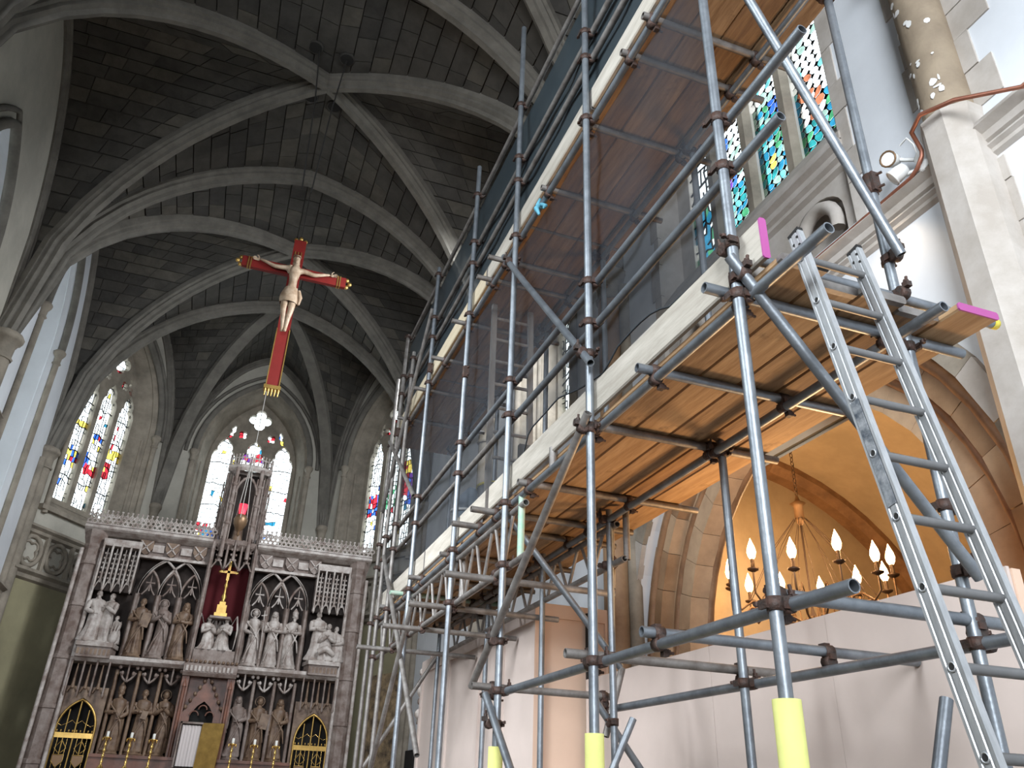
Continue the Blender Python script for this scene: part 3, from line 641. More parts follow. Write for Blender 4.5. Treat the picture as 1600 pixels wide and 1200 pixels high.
# cornice and cresting on both sides of the tower
for sx in (-1, 1):
    a, c = sorted((sx*.42, sx*2.68))
    part('cornice', 'alabw', lambda b: b.prism([(a, YR+.05, 5.74), (a, YR-.10, 5.80), (a, YR-.14, 5.83), (a, YR-.14, 5.88), (a, YR-.06, 5.90), (a, YR+.5, 5.90), (a, YR+.5, 5.74)], (c-a, 0, 0)))
    def crest(b):
        n = 26
        for i in range(n):
            x = a+(c-a)*(i+.5)/n; p = (c-a)/n
            [b.path([(x+dx*p+cos(q)*p*.44, YR-.09, zc+sin(q)*p*.42) for q in [2*pi*k/8 for k in range(8)]], .016, 4, True) for dx, zc in ((0, 5.955), (.5, 6.025))]
            b.path([(x-p*.45, YR-.09, 6.05), (x-p*.3, YR-.09, 6.10), (x, YR-.09, 6.125), (x+p*.3, YR-.09, 6.10), (x+p*.45, YR-.09, 6.05)], .014, 4)
            b.path([(x, YR-.09, 6.05), (x, YR-.09, 6.17)], [.016, .012], 4); b.ell((x, YR-.09, 6.17), .026, .02, .022, 5, 4)
        b.bar((a, YR-.09, 5.91), (c, YR-.09, 5.91), .05, .025)
    part('openwork_cresting', 'alabw', crest, kind='stuff')
    sbox('frieze', 'alab', (a if sx > 0 else -1.66, YR+.10, 5.46), (1.66 if sx > 0 else c, YR+.42, 5.74))
    for i, x in enumerate((.62, 1.12, 1.58)):
        x *= sx
        pts = [(x-.12, YR+.09, 5.74), (x+.12, YR+.09, 5.74), (x+.12, YR+.09, 5.60), (x+.06, YR+.09, 5.50), (x, YR+.09, 5.46), (x-.06, YR+.09, 5.50), (x-.12, YR+.09, 5.60)]
        s = part('shield', 'alabb' if sx < 0 else 'alab', lambda b: b.prism(pts, (0, -.07, 0)))
        part('shield_cross', 'alabw', lambda b: (b.bar((x-.1, YR+.01, 5.72), (x+.08, YR+.01, 5.52), .02, .03, (0, 1, 0)), b.bar((x+.1, YR+.01, 5.72), (x-.08, YR+.01, 5.52), .02, .03, (0, 1, 0))), s)
    for x in (.86, 1.36): sbox('carved_panel', 'alabw', (sx*x-.10, YR+.06, 5.54), (sx*x+.10, YR+.12, 5.68))
    part('frieze_moulding', 'alabw', lambda b: b.bar((sx*.43, YR+.08, 5.44), (sx*1.66, YR+.08, 5.44), .08, .05))
    # hanging canopies over the outer groups: pendants and crocketed spirelets
    sbox('canopy_head', 'alabw', tuple(sorted((sx*1.64, sx*2.30)))[:1]+(YR-.10, 5.53), tuple(sorted((sx*1.64, sx*2.30)))[1:]+(YR+.3, 5.66))
    for i in range(5):
        x = sx*(1.66+i*.155)
        part('canopy_pendant', 'alabw', lambda b: (b.tube((x, YR-.09, 4.78), (x, YR-.09, 5.56), .021, 6), b.lathe([(.004, 4.69), (.03, 4.74), (.018, 4.80)], 6, (x, YR-.09, 0))))
        if i < 4:
            def spire(b, x=x+sx*.077):
                b.path([(x, YR-.02, 4.86), (x, YR-.02, 5.50)], [.028, .01], 6)
                for k in range(6):
                    z = 4.95+k*.09; q = .042-.003*k
                    b.ell((x-q, YR-.02, z), .018, .016, .02, 5, 4); b.ell((x+q, YR-.02, z), .018, .016, .02, 5, 4)
                b.path([(x-.07, YR-.05, 4.74), (x-.04, YR-.05, 4.84), (x, YR-.05, 4.93), (x+.04, YR-.05, 4.84), (x+.07, YR-.05, 4.74)], .012, 5)
            part('canopy_spirelet', 'alabw', spire)
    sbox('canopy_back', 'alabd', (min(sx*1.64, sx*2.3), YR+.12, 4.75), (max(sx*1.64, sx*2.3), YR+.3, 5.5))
    # interlaced arches over the three upper statues, niche shafts
    X = [.44, .81, 1.18, 1.55]
    for x in X:
        part('niche_shaft', 'alab', lambda b: (b.tube((sx*x, YR+.12, 3.62), (sx*x, YR+.12, 4.78), .034, 8), b.tube((sx*x, YR+.2, 3.62), (sx*x, YR+.2, 4.78), .06, 6)))
    def ar(i, j, r=.022):
        m = [(X[i]+X[j])/2, (X[j]-X[i])/2]; h = m[1]; sp = 4.76; ap = sp+{1: .44, 2: .66, 3: .72}[j-i]
        return [(sx*u, YR+.1, z) for u, z in arc(m[0], h, sp, ap, 8)]
    for i, j in ((0, 1), (1, 2), (2, 3), (0, 2), (1, 3), (0, 3)): part('tracery_arch', 'alab' if j-i == 1 else 'alabw', lambda b: b.path(ar(i, j), .024, 6))
    for i in range(3):
        x = sx*(X[i]+X[i+1])/2
        def fleur(b):
            b.path([(x, YR+.14, 4.83), (x, YR+.14, 5.18)], [.016, .008], 5); b.bar((x-.07, YR+.14, 4.98), (x+.07, YR+.14, 4.98), .02, .03, (0, 1, 0))
            for s in (-1, 1): b.path([(x, YR+.14, 4.96), (x+s*.05, YR+.14, 4.84), (x+s*.11, YR+.14, 4.76)], .015, 5); b.ell((x+s*.07, YR+.14, 4.98), .022, .018, .022, 5, 4)
        part('niche_gablet', 'alabw' if sx > 0 else 'alab', fleur)
    # middle shelf
    part('middle_shelf', 'alabw', lambda b: b.prism([(sx*.42, YR+.42, 3.50), (sx*.42, YR-.02, 3.50), (sx*.42, YR-.08, 3.56), (sx*.42, YR-.08, 3.62), (sx*.42, YR+.42, 3.64)], (sx*1.9, 0, 0)))
    part('group_bracket', 'alab', lambda b: b.prism([(sx*1.66, YR+.2, 3.56), (sx*1.72, YR-.16, 3.56), (sx*2.26, YR-.16, 3.56), (sx*2.32, YR+.2, 3.56)], (0, 0, .18)))
    part('bracket_rim', 'alabw', lambda b: b.prism([(sx*1.63, YR+.2, 3.74), (sx*1.70, YR-.2, 3.74), (sx*2.28, YR-.2, 3.74), (sx*2.34, YR+.2, 3.74)], (0, 0, .07)))
    for i in range(8):
        x = sx*(1.74+i*.07); sbox('inscription_letter_block', 'alabb', (x-.02, YR-.168, 3.60), (x+.02, YR-.155, 3.70))
    # lower tier
    for x in X: part('lower_niche_shaft', 'alab' if sx > 0 else 'alabb', lambda b: b.tube((sx*x, YR+.14, 2.06), (sx*x, YR+.14, 3.42), .032, 8))
    for i in range(3):
        x = sx*(X[i]+X[i+1])/2
        def cano(b):
            b.tube((x, YR+.05, 3.22), (x, YR+.05, 3.50), .018, 6)
            for s in (-1, 1):
                b.path([(x, YR+.07, 3.22), (x+s*.07, YR+.07, 3.28), (x+s*.13, YR+.07, 3.38)], .02, 5); b.ell((x+s*.09, YR+.05, 3.36), .03, .03, .04, 6, 4); b.ell((x+s*.14, YR+.06, 3.46), .035, .03, .035, 6, 4)
        part('statue_canopy', 'alabw' if sx > 0 else 'alab', cano)
    for i in range(4):
        x = sx*(1.68+i*.2)
        part('gate_pendant', 'alab', lambda b: (b.tube((x, YR-.05, 2.98), (x, YR-.05, 3.52), .018, 6), b.lathe([(.003, 2.92), (.026, 2.96), (.015, 3.0)], 6, (x, YR-.05, 0))))
        if i < 3: part('gate_spirelet', 'alabb', lambda b: (b.path([(x+sx*.1, YR, 3.06), (x+sx*.1, YR, 3.46)], [.03, .01], 6), b.path([(x+sx*.03, YR, 3.0), (x+sx*.1, YR, 3.14), (x+sx*.17, YR, 3.0)], .013, 5)))
    gx = sx*1.97
    fr = frame((gx, YR+.1, 0), (1, 0, 0), (0, 1, 0))
    part('gate_surround', 'alabb', lambda b: b.plate([(-.36, 0), (.36, 0), (.36, 3.1), (-.36, 3.1)], [loop(0, .315, .01, 2.42, 2.92)], fr, .25))
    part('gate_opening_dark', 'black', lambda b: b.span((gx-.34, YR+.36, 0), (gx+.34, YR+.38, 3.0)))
    # gilded gate in the arch, a thing of its own
    gt = thing('gilded_gate', 'gilded arched grille with shields, %s of the altar' % ('left' if sx < 0 else 'right'), 'gate', (gx, YR+.05, 0), 'gilded grilles beside the altar')
    gp = lambda nm, fn, mm='gilt': part(nm, mm, fn, gt)
    gp('arch_frame', lambda b: b.path([(gx+u, YR+.06, z) for u, z in [(.30, .02)]+arc(0, .30, 2.42, 2.89, 8)+[(-.30, .02)]], .020, 6))
    gp('rail', lambda b: b.span((gx-.3, YR+.045, 2.28), (gx+.3, YR+.075, 2.36)))
    part('rail_cresting', 'gilt', lambda b: [b.ell((gx-.27+i*.06, YR+.06, 2.385), .014, .012, .025, 5, 4) for i in range(10)], gt, kind='stuff')
    for u in (-.15, 0, .15): gp('mullion', lambda b: b.tube((gx+u, YR+.06, .05), (gx+u, YR+.06, 2.86-abs(u)*.9), .011 if u else .014, 6))
    for u in (-.225, -.075, .075, .225): gp('thin_bar', lambda b: (b.tube((gx+u, YR+.06, .05), (gx+u, YR+.06, 2.28), .006, 5), b.path([(gx+u-.07, YR+.06, 2.5), (gx+u, YR+.06, 2.6-abs(u)*.6), (gx+u+.07, YR+.06, 2.5)], .006, 4)), 'gold')
    for u in (-.15, .15):
        gp('gate_shield', lambda b: b.prism([(gx+u-.085, YR+.04, 2.02), (gx+u+.085, YR+.04, 2.02), (gx+u+.085, YR+.04, 1.92), (gx+u, YR+.04, 1.83), (gx+u-.085, YR+.04, 1.92)], (0, .015, 0)), 'brassy')
        gp('shield_outline', lambda b: b.path([(gx+u-.085, YR+.035, 2.02), (gx+u+.085, YR+.035, 2.02), (gx+u+.085, YR+.035, 1.92), (gx+u, YR+.035, 1.83), (gx+u-.085, YR+.035, 1.92)], .008, 4, True))
        gp('scroll', lambda b: [b.path([(gx+u+s*.02, YR+.06, 2.05), (gx+u+s*.09, YR+.06, 2.12), (gx+u, YR+.06, 2.24)], .007, 4) for s in (-1, 1)])
# centre: pier strips, cloth, ledge with inscription, gable, tower
for sx in (-1, 1):
    part('centre_pier', 'alab', lambda b: (b.span((sx*.36, YR-.04, 3.62), (sx*.44, YR+.4, 5.86)), b.tube((sx*.40, YR-.06, 3.62), (sx*.40, YR-.06, 5.86), .03, 6)))
    part('lower_pier', 'marb', lambda b: (b.span((sx*.33, YR-.1, 2.04), (sx*.45, YR+.4, 3.40)), b.tube((sx*.39, YR-.12, 2.04), (sx*.39, YR-.12, 3.2), .03, 6), b.lathe([(.045, 3.2), (.001, 3.36)], 6, (sx*.39, YR-.12, 0))))
sbox('hanging_cloth', 'velvet', (-.36, YR+.36, 4.3), (.36, YR+.40, 5.5))
sbox('statue_ledge', 'alab', (-.36, YR-.08, 3.62), (.36, YR+.4, 3.86))
part('inscribed_slab', 'alab', lambda b: b.prism([(-.46, YR+.3, 3.38), (-.46, YR-.18, 3.38), (-.46, YR-.22, 3.44), (-.46, YR-.22, 3.58), (-.46, YR-.16, 3.62), (-.46, YR+.3, 3.62)], (.92, 0, 0)))
part('slab_carving', 'alabw', lambda b: [b.span((-.42+i*.07, YR-.235, 3.46), (-.38+i*.07, YR-.215, 3.55)) for i in range(12)])
part('slab_crest', 'alabb', lambda b: [b.ell((-.43+i*.078, YR-.2, 3.63), .03, .03, .03, 6, 4) for i in range(12)])
part('gable', 'marb', lambda b: b.prism([(-.33, YR-.06, 2.62), (-.33, YR-.06, 2.78), (0, YR-.06, 3.38), (.33, YR-.06, 2.78), (.33, YR-.06, 2.62), (.2, YR-.06, 2.62), (.2, YR-.06, 2.75), (.1, YR-.06, 2.9), (0, YR-.06, 2.98), (-.1, YR-.06, 2.9), (-.2, YR-.06, 2.75), (-.2, YR-.06, 2.62)], (0, .12, 0)))
part('gable_back', 'marb', lambda b: b.span((-.33, YR+.1, 2.1), (.33, YR+.3, 3.38)))
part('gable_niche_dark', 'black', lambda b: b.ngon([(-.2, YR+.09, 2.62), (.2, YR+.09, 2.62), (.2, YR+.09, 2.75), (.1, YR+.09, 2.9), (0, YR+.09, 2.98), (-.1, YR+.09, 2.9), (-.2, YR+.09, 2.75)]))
for i in range(5):
    for s in (-1, 1): part('gable_crocket', 'alabb', lambda b: b.ell((s*(.30-.06*i), YR-.09, 2.87+.11*i), .034, .035, .04, 6, 4))
part('gable_cusp', 'marb', lambda b: [b.path([(u+.07*cos(q), YR-.08, 2.74+h+.07*sin(q)) for q in [pi*k/8 for k in range(9)]], .014, 5) for u, h in ((-.13, 0), (0, .1), (.13, 0))])
# tower with its crown, pinnacles and pendants
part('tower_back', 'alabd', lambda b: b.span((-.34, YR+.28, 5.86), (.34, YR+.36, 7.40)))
for x, y in ((-.40, .30), (.40, .30), (-.24, -.14), (.24, -.14)):
    def pin(b):
        b.tube((x, YR+y, 5.55 if y < 0 else 5.8), (x, YR+y, 7.40), .04, 8)
        for dx in (-.06, .06): b.tube((x+dx, YR+y, 5.9), (x+dx, YR+y, 7.2), .015, 6)
        for k in range(3): b.lathe([(.05, 6.2+k*.4), (.065, 6.23+k*.4), (.05, 6.26+k*.4)], 8, (x, YR+y, 0))
    part('tower_buttress', 'alab', pin)
    part('tower_pinnacle', 'alab', lambda b: (b.path([(x*1.12, YR+y, 5.95), (x*1.12, YR+y, 6.75)], [.03, .006], 6), [b.ell((x*1.12+s*.03, YR+y, 6.1+k*.11), .016, .016, .02, 5, 4) for k in range(5) for s in (-1, 1)]))
def hexring(r, z, ry=None): return [V((r*cos(pi/8+pi*k/4), YR+.08+r*.62*sin(pi/8+pi*k/4), z)) for k in range(8)]
part('crown_cornice', 'alabw', lambda b: b.grid([hexring(.40, 7.34), hexring(.47, 7.40), hexring(.47, 7.46), hexring(.42, 7.48), hexring(.30, 7.48)], False, True))
def crown(b):
    P = hexring(.45, 7.48)
    for i in range(8):
        for k in range(4):
            p = P[i].lerp(P[(i+1) % 8], (k+.5)/4); b.path([p, p+V((0, 0, .15)), p+V((0, 0, .20))], [.014, .014, .006], 5); b.ell(p+V((0, 0, .2)), .02, .02, .024, 5, 4)
    b.path([p+V((0, 0, .13)) for p in P], .016, 5, True)
part('crown_parapet', 'alabw', crown)
part('tower_canopy', 'alab', lambda b: (b.path([(u, YR-.16, z) for u, z in arc(0, .2, 6.85, 7.22, 6)], .025, 6), [b.ell((s*(.18-.045*k), YR-.16, 6.98+.09*k), .024, .024, .028, 5, 4) for s in (-1, 1) for k in range(4)]))
for s in (-1, 1): part('tower_tracery', 'alab', lambda b: [b.tube((s*(.27+.045*i), YR+.02, 6.0), (s*(.27+.045*i), YR+.02, 7.3), .012, 5) for i in range(4)])
part('tower_rood_figure', 'alabb', lambda b: (b.path([(0, YR+.1, 5.9), (0, YR+.1, 6.2), (0, YR+.08, 6.42)], [.12, .09, .05], 8), b.ell((0, YR+.08, 6.5), .05, .05, .065, 8, 6)))
part('tower_floor', 'alab', lambda b: b.grid([hexring(.30, 5.72), hexring(.44, 5.82), hexring(.46, 5.90), hexring(.02, 5.90)], False, True))
for i, x in enumerate((-.26, -.13, 0, .13, .26)):
    def pend(b):
        zz = 5.38 if i % 2 else 5.30; y = YR-.2+abs(x)*.5
        if i % 2: b.tube((x, y, zz), (x, y, 5.92), .024, 6); b.lathe([(.003, zz-.07), (.032, zz-.03), (.02, zz+.02)], 6, (x, y, 0))
        else:
            b.path([(x, y, zz+.18), (x, y, 5.9)], [.035, .012], 6)
            for k in range(4):
                for s in (-1, 1): b.ell((x+s*.045, y, 5.5+k*.1), .022, .02, .026, 5, 4)
            for s in (-1, 1): b.path([(x, y, zz+.25), (x+s*.06, y, zz+.13), (x+s*.11, y, zz+.04)], .018, 5)
    part('tower_pendant', 'alab', pend)
sbox('gradine', 'marb', (-1.64, YR-.16, 1.80), (1.64, YR+.42, 2.05))
part('gradine_moulding', 'marb', lambda b: b.bar((-1.64, YR-.17, 2.03), (1.64, YR-.17, 2.03), .05, .05))
sbox('lower_screen', 'marb', (-1.62, YR, 0), (1.62, YR+.42, 1.8))

# tabernacle with a curtain and a brass door
tb = thing('tabernacle', 'small tabernacle with pleated white curtain and open brass door', 'tabernacle', (.05, YR-.5, 1.80))
part('cabinet', 'alabd', lambda b: (b.span((-.30, YR-.3, 1.87), (.30, YR-.18, 2.62)), b.span((-.34, YR-.6, 1.80), (.44, YR-.17, 1.87))), tb)
part('curtain', 'curtain', lambda b: b.grid([[V((-.27+.31*k/20, YR-.32-.02*sin(k*1.9), z)) for k in range(21)] for z in (1.92, 2.56)], True), tb)
part('frame', 'alab', lambda b: (b.bar((-.30, YR-.34, 1.9), (-.30, YR-.34, 2.62), .03, .03), b.bar((-.31, YR-.34, 2.6), (.06, YR-.34, 2.6), .03, .03)), tb)
part('brass_door', 'gilt', lambda b: b.prism([(.03, YR-.34, 1.90), (.37, YR-.46, 1.90), (.40, YR-.46, 2.61), (.05, YR-.34, 2.61)], (.008, .02, 0)), tb)
# altar table in front, carries the candlesticks
at = thing('altar', 'long red marble altar table at the foot of the reredos', 'altar', (0, 15.0, 0))
part('altar_top', 'marb', lambda b: b.span((-1.75, 14.7, 1.70), (1.75, YR-.7, 1.80)), at)
part('altar_body', 'marb', lambda b: b.span((-1.6, 14.8, 0), (1.6, YR-.8, 1.7)), at)
part('riser', 'marb', lambda b: b.span((-1.7, YR-.69, 0), (1.7, YR-.18, 1.80)), at)

def candlestick():
    t = thing('candlestick', None, 'candlestick', (0, 0, 0), 'six brass candlesticks on the altar')
    b = MB(); pr = [(.075, 0), (.075, .015), (.05, .03), (.03, .06), (.018, .08)]
    for z in (.12, .2, .28, .36): pr += [(.012, z-.03), (.026, z), (.012, z+.03)]
    pr += [(.014, .42), (.05, .46), (.052, .47), (.015, .475)]
    b.lathe(pr, 12); b.build('stem', MT['gold'], t)
    b = MB(); b.ell((-.055, 0, .44), .012, .012, .03, 6, 4); b.ell((.055, 0, .44), .012, .012, .03, 6, 4); b.build('drip_pan_ornament', MT['gold'], t)
    b = MB(); b.lathe([(.022, .475), (.022, .55), (.001, .555)], 10); b.build('candle', MT['wax'], t); return t
c0 = candlestick(); CX6 = [-1.33, -.98, -.65, .57, .915, 1.265]
CL = ['outermost brass candlestick left of the tabernacle', 'second brass candlestick from the left end of the altar', 'brass candlestick just left of the tabernacle', 'brass candlestick just right of the tabernacle', 'second brass candlestick from the right end of the altar', 'outermost brass candlestick right of the tabernacle']
for i, x in enumerate(CX6):
    t = c0 if i == 0 else copy_tree(c0); t.location = (x, 15.0, 1.80); t['label'] = CL[i]

# gilt altar cross above the angels
ac = thing('altar_cross', 'gilt standing cross on a stepped base before the red cloth', 'cross', (-.03, YR, 4.44))
part('base', 'gilt', lambda b: (b.span((-.14, YR-.08, 4.46), (.09, YR+.1, 4.53)), b.span((-.11, YR-.06, 4.53), (.06, YR+.08, 4.68)), b.span((-.08, YR-.04, 4.68), (.03, YR+.06, 4.74))), ac)
part('stem', 'gilt', lambda b: b.lathe([(.05, 4.74), (.03, 4.78), (.05, 4.84), (.025, 4.9), (.022, 5.0), (.04, 5.05), (.022, 5.1), (.02, 5.2)], 10, (-.025, YR+.01, 0)), ac)
part('cross', 'gold', lambda b: (b.span((-.05, YR-.01, 5.15), (0, YR+.03, 5.50)), b.span((-.17, YR-.01, 5.29), (.12, YR+.03, 5.335)), [b.ell((x, YR+.01, z), .035, .025, .035, 6, 4) for x, z in ((-.18, 5.312), (.13, 5.312), (-.025, 5.51))]), ac)
sl = part('cross_shelf', 'alab', lambda b: b.prism([(-.2, YR-.14, 4.42), (.16, YR-.14, 4.42), (.22, YR+.36, 4.42), (-.26, YR+.36, 4.42)], (0, 0, .04)))

# ------------------------------------------------ statues
def robe(b, h=1.0, ax=0, sway=.03, folds=9, ph=0, wide=1.0, kneel=0, M=Matrix()):
    lv = [(0, .185, .135), (.03, .19, .14), (.12, .165, .125), (.28, .15, .115), (.42, .148, .112), (.52, .14, .105), (.60, .122, .09), (.68, .135, .095), (.75, .15, .1), (.80, .155, .09), (.825, .12, .075), (.84, .06, .055), (.875, .042, .045)]
    rows = []
    for z, rx, ry in lv:
        zz = z*h if not kneel else (z*h*.62 if z < .5 else h*(z-.19)); row = []
        fa = .20*max(0, 1-z/.64)+.035; ox = sway*sin(pi*z*1.2)*h
        for k in range(26):
            q = 2*pi*k/26; f = 1+fa*sin(folds*q+ph+z*2.2)+fa*.5*sin(4*q+ph*2)
            kx = 1+(.35 if kneel and z < .3 else 0)
            row.append(M @ V((ox+rx*h*wide*f*cos(q), ry*h*f*sin(q)*kx-(0), zz)))
        rows.append(row)
    b.grid(rows, True, True); b.ngon(rows[0][::-1]); b.ngon(rows[-1])
    return (sway*sin(pi*.9*1.2)*h, (.875-.19*bool(kneel))*h)
def head(b, hx, hz, h, M, tilt=0, beard=True, hair=1.0):
    R3 = Matrix.Rotation(tilt, 3, 'Y'); c = V((hx+sin(tilt)*.05*h, -.012*h, hz+.058*h))
    def e(p, rx, ry, rz, n=8, m=6): 
        q = MB(); q.ell(c+R3 @ (V(p)*h), rx*h, ry*h, rz*h, n, m); b.add([M @ V(v) for v in q.v], q.f, True)
    e((0, 0, 0), .05, .058, .068, 12, 8); e((0, -.058, -.004), .010, .016, .018); e((0, -.05, -.032), .018, .012, .006)
    for s in (-1, 1): e((s*.02, -.052, .012), .010, .008, .006); e((s*.051, .002, -.002), .008, .014, .018)
    if hair: e((0, .016, .018), .057*hair, .056, .064)
    if beard: e((0, -.042, -.062), .03, .022, .04)
    if hair > 1: e((0, .03, -.06), .066, .035, .08)
def arm(b, sh, el, ha, h, M, r=(.048, .05, .03)):
    b.path([M @ (V(p)*h) for p in (sh, ((sh[0]+el[0])/2, (sh[1]+el[1])/2, (sh[2]+el[2])/2), el, ((el[0]+ha[0])/2, (el[1]+ha[1])/2, (el[2]+ha[2])/2), ha)], [r[0]*h, r[0]*h*1.05, r[1]*h, r[1]*h*.95, r[2]*h], 8)
    d = (V(ha)-V(el)).normalized(); p = V(ha)*h+d*.02*h
    q = MB(); q.ell(p, .018*h, .014*h, .022*h, 6, 4); [q.path([p+V((k*.008*h, 0, 0)), p+d*.045*h+V((k*.011*h, 0, 0))], .006*h, 4) for k in (-1.5, -.5, .5, 1.5)]
    b.add([M @ V(v) for v in q.v], q.f, True)
POSE = {'book': [((-.14, 0, .78), (-.19, -.04, .60), (-.05, -.14, .60)), ((.14, 0, .78), (.2, -.04, .6), (.08, -.13, .52))],
        'cross': [((-.14, 0, .78), (-.18, -.05, .62), (.05, -.13, .66)), ((.14, 0, .78), (.18, -.05, .62), (-.05, -.14, .63))],
        'staff': [((-.14, 0, .78), (-.19, -.02, .60), (-.06, -.12, .55)), ((.14, 0, .78), (.20, -.06, .64), (.17, -.15, .74))],
        'down': [((-.14, 0, .78), (-.18, -.02, .6), (-.17, -.06, .44)), ((.14, 0, .78), (.19, -.05, .62), (.03, -.13, .58))],
        'pray': [((-.14, 0, .78), (-.17, -.06, .6), (-.015, -.15, .70)), ((.14, 0, .78), (.17, -.06, .6), (.015, -.15, .70))]}
def statue(label, x, z, h, mt, pose='book', attr=None, beard=True, halo=False, veil=False, sway=.03, tilt=0, folds=9, ph=0, y=YR+.14, wide=1.0):
    t = thing('statue', label, 'statue', (x, y, z), 'niche statues of the reredos')
    b = MB(); M = Matrix.Translation((x, y, z+.06)); hx, hz = robe(b, h, 0, sway, folds, ph, wide, 0, M)
    head(b, hx, hz, h, M, tilt, beard, 1.05 if veil else .98)
    kx = .78+.1*wide
    for s, e, ha in POSE[pose]: arm(b, (s[0]*kx, s[1], s[2]), (e[0]*kx, e[1], e[2]), (ha[0]*kx, ha[1], ha[2]), h, M, (.042, .044, .027))
    b.path([M @ V((sx*h, sy*h, sz*h)) for sx, sy, sz in ((-.15, -.05, .76), (-.02, -.115, .62), (.10, -.12, .45), (.14, -.1, .25))], [.012*h, .017*h, .018*h, .01*h], 6)   # mantle edge
    b.path([M @ V((sx*h, sy*h, sz*h)) for sx, sy, sz in ((.15, -.04, .76), (.06, -.12, .50), (-.06, -.13, .22), (-.10, -.13, .05))], [.012*h, .015*h, .017*h, .012*h], 6)
    b.build('figure', MT[mt], t)
    b = MB(); b.lathe([(.17*h, z), (.18*h, z+.02), (.15*h, z+.035), (.16*h, z+.065)], 8, (x, y, 0), False); b.build('plinth', MT[mt], t)
    if halo: b = MB(); b.path([M @ V((hx+.085*h*cos(q), .035*h, hz+.07*h+.085*h*sin(q))) for q in [2*pi*k/14 for k in range(14)]], .012*h, 5, True); b.build('halo', MT[mt], t)
    if attr == 'book': b = MB(); b.box(M @ V((.06*h, -.155*h, .58*h)), (.10*h, .03*h, .13*h), Matrix.Rotation(.2, 3, 'Y')); b.build('book', MT[mt], t)
    if attr == 'tablet': b = MB(); b.box(M @ V((.11*h, -.13*h, .60*h)), (.16*h, .03*h, .26*h), Matrix.Rotation(.15, 3, 'Y')); b.build('tablet', MT[mt], t)
    if attr == 'staff': b = MB(); b.tube(M @ V((.19*h, -.16*h, .08*h)), M @ V((.15*h, -.15*h, .98*h)), .012*h, 6); b.tube(M @ V((.10*h, -.15*h, .88*h)), M @ V((.21*h, -.15*h, .90*h)), .012*h, 6); b.build('cross_staff', MT[mt], t)
    if attr == 'mitre': b = MB(); b.lathe([(.055*h, 0), (.065*h, .06*h), (.002, .15*h)], 8, M @ V((hx, 0, hz+.09*h))); b.build('mitre', MT[mt], t)
    if attr == 'veil': b = MB(); b.path([M @ V((hx, .03*h, hz+.13*h)), M @ V((hx, .045*h, hz+.05*h)), M @ V((hx, .06*h, hz-.08*h))], [.05*h, .075*h, .09*h], 9); b.build('veil', MT[mt], t)
    return t
XS = [.625, .995, 1.365]
UL = [(-1.40, 'bearded grey statue with tablet, upper row far left niche', 'alabb', 'book', 'tablet', True, False, .0, .05),
      (-1.03, 'veiled crowned statue, upper row middle niche left of the cross', 'alab', 'pray', 'veil', False, True, .05, .1),
      (-.65, 'hooded statue with folded arms, upper row niche just left of the cross', 'alabb', 'cross', 'veil', True, False, -.03, .1),
      (.62, 'pale statue with haloed head and cross staff, just right of the cross', 'alabw', 'staff', 'staff', False, True, .04, .08),
      (.985, 'pale statue with bowed veiled head, upper row middle niche right', 'alabw', 'cross', 'veil', False, False, .0, -.1),
      (1.345, 'pale turbaned statue with crossed arms, upper row far right niche', 'alabw', 'cross', 'mitre', True, False, -.05, .12)]
for i, (x, lb, mt, po, at_, be, ha, sw, ti) in enumerate(UL): statue(lb, x, 3.64, .98, mt, po, at_, be, ha, False, sw, ti, 8+i % 3, i*1.3, wide=.72)
LLW = [(-1.40, 'brown pointed-cap statue, lower row far left niche', 'alabb', 'book', 'mitre', True, False, .03, .05),
       (-1.0, 'brown statue clutching its robe, lower row middle niche left', 'alabb', 'cross', 'book', True, False, .02, -.05),
       (-.65, 'brown statue with halo and clasped hands, lower row beside the gable left', 'alabb', 'pray', None, False, True, .05, .1),
       (.60, 'slim grey veiled statue, lower row beside the gable right', 'alab', 'down', 'veil', False, False, .04, .12),
       (.975, 'brown statue with deep draped cloak, lower row middle niche right', 'alabb', 'book', 'tablet', False, True, .0, .05),
       (1.345, 'brown statue with hanging sleeves, lower row far right niche', 'alabb', 'down', 'veil', False, False, -.02, -.06)]
for i, (x, lb, mt, po, at_, be, ha, sw, ti) in enumerate(LLW): statue(lb, x, 2.06, 1.0, mt, po, at_, be, ha, False, sw, ti, 7+i % 3, i*1.7+.4, y=YR+.20, wide=.78)
def group(label, x, z, figs, mt, base):
    t = thing('statue_group', label, 'sculpture', (x, YR, z), None)
    for i, (dx, dy, dz, h, po, kn, rz, be, hl) in enumerate(figs):
        b = MB(); M = Matrix.Translation((x+dx, YR+dy, z+dz)) @ Matrix.Rotation(rz, 4, 'Z'); hx, hz = robe(b, h, 0, .05*(-1)**i, 8+i, i*2.1, 1.05, kn, M)
        head(b, hx, hz, h, M, .15*(-1)**i, be, .98)
        for s, e, a in POSE[po]:
            k = -.19 if kn else 0; arm(b, (s[0], s[1], s[2]+k), (e[0], e[1], e[2]+k), (a[0], a[1], a[2]+k), h, M)
        b.build('figure', MT[mt], t)
        if hl == 'wing':
            for s in (-1, 1):
                b = MB(); b.path([M @ V((s*.08*h, .08*h, .60*h)), M @ V((s*.20*h, .12*h, .86*h)), M @ V((s*.27*h, .12*h, .50*h)), M @ V((s*.24*h, .1*h, .06*h))], [.03*h, .07*h, .08*h, .015*h], 8, flat=.35); b.build('wing', MT[mt], t)
    b = MB(); base(b); b.build('rock_base', MT[mt], t); return t
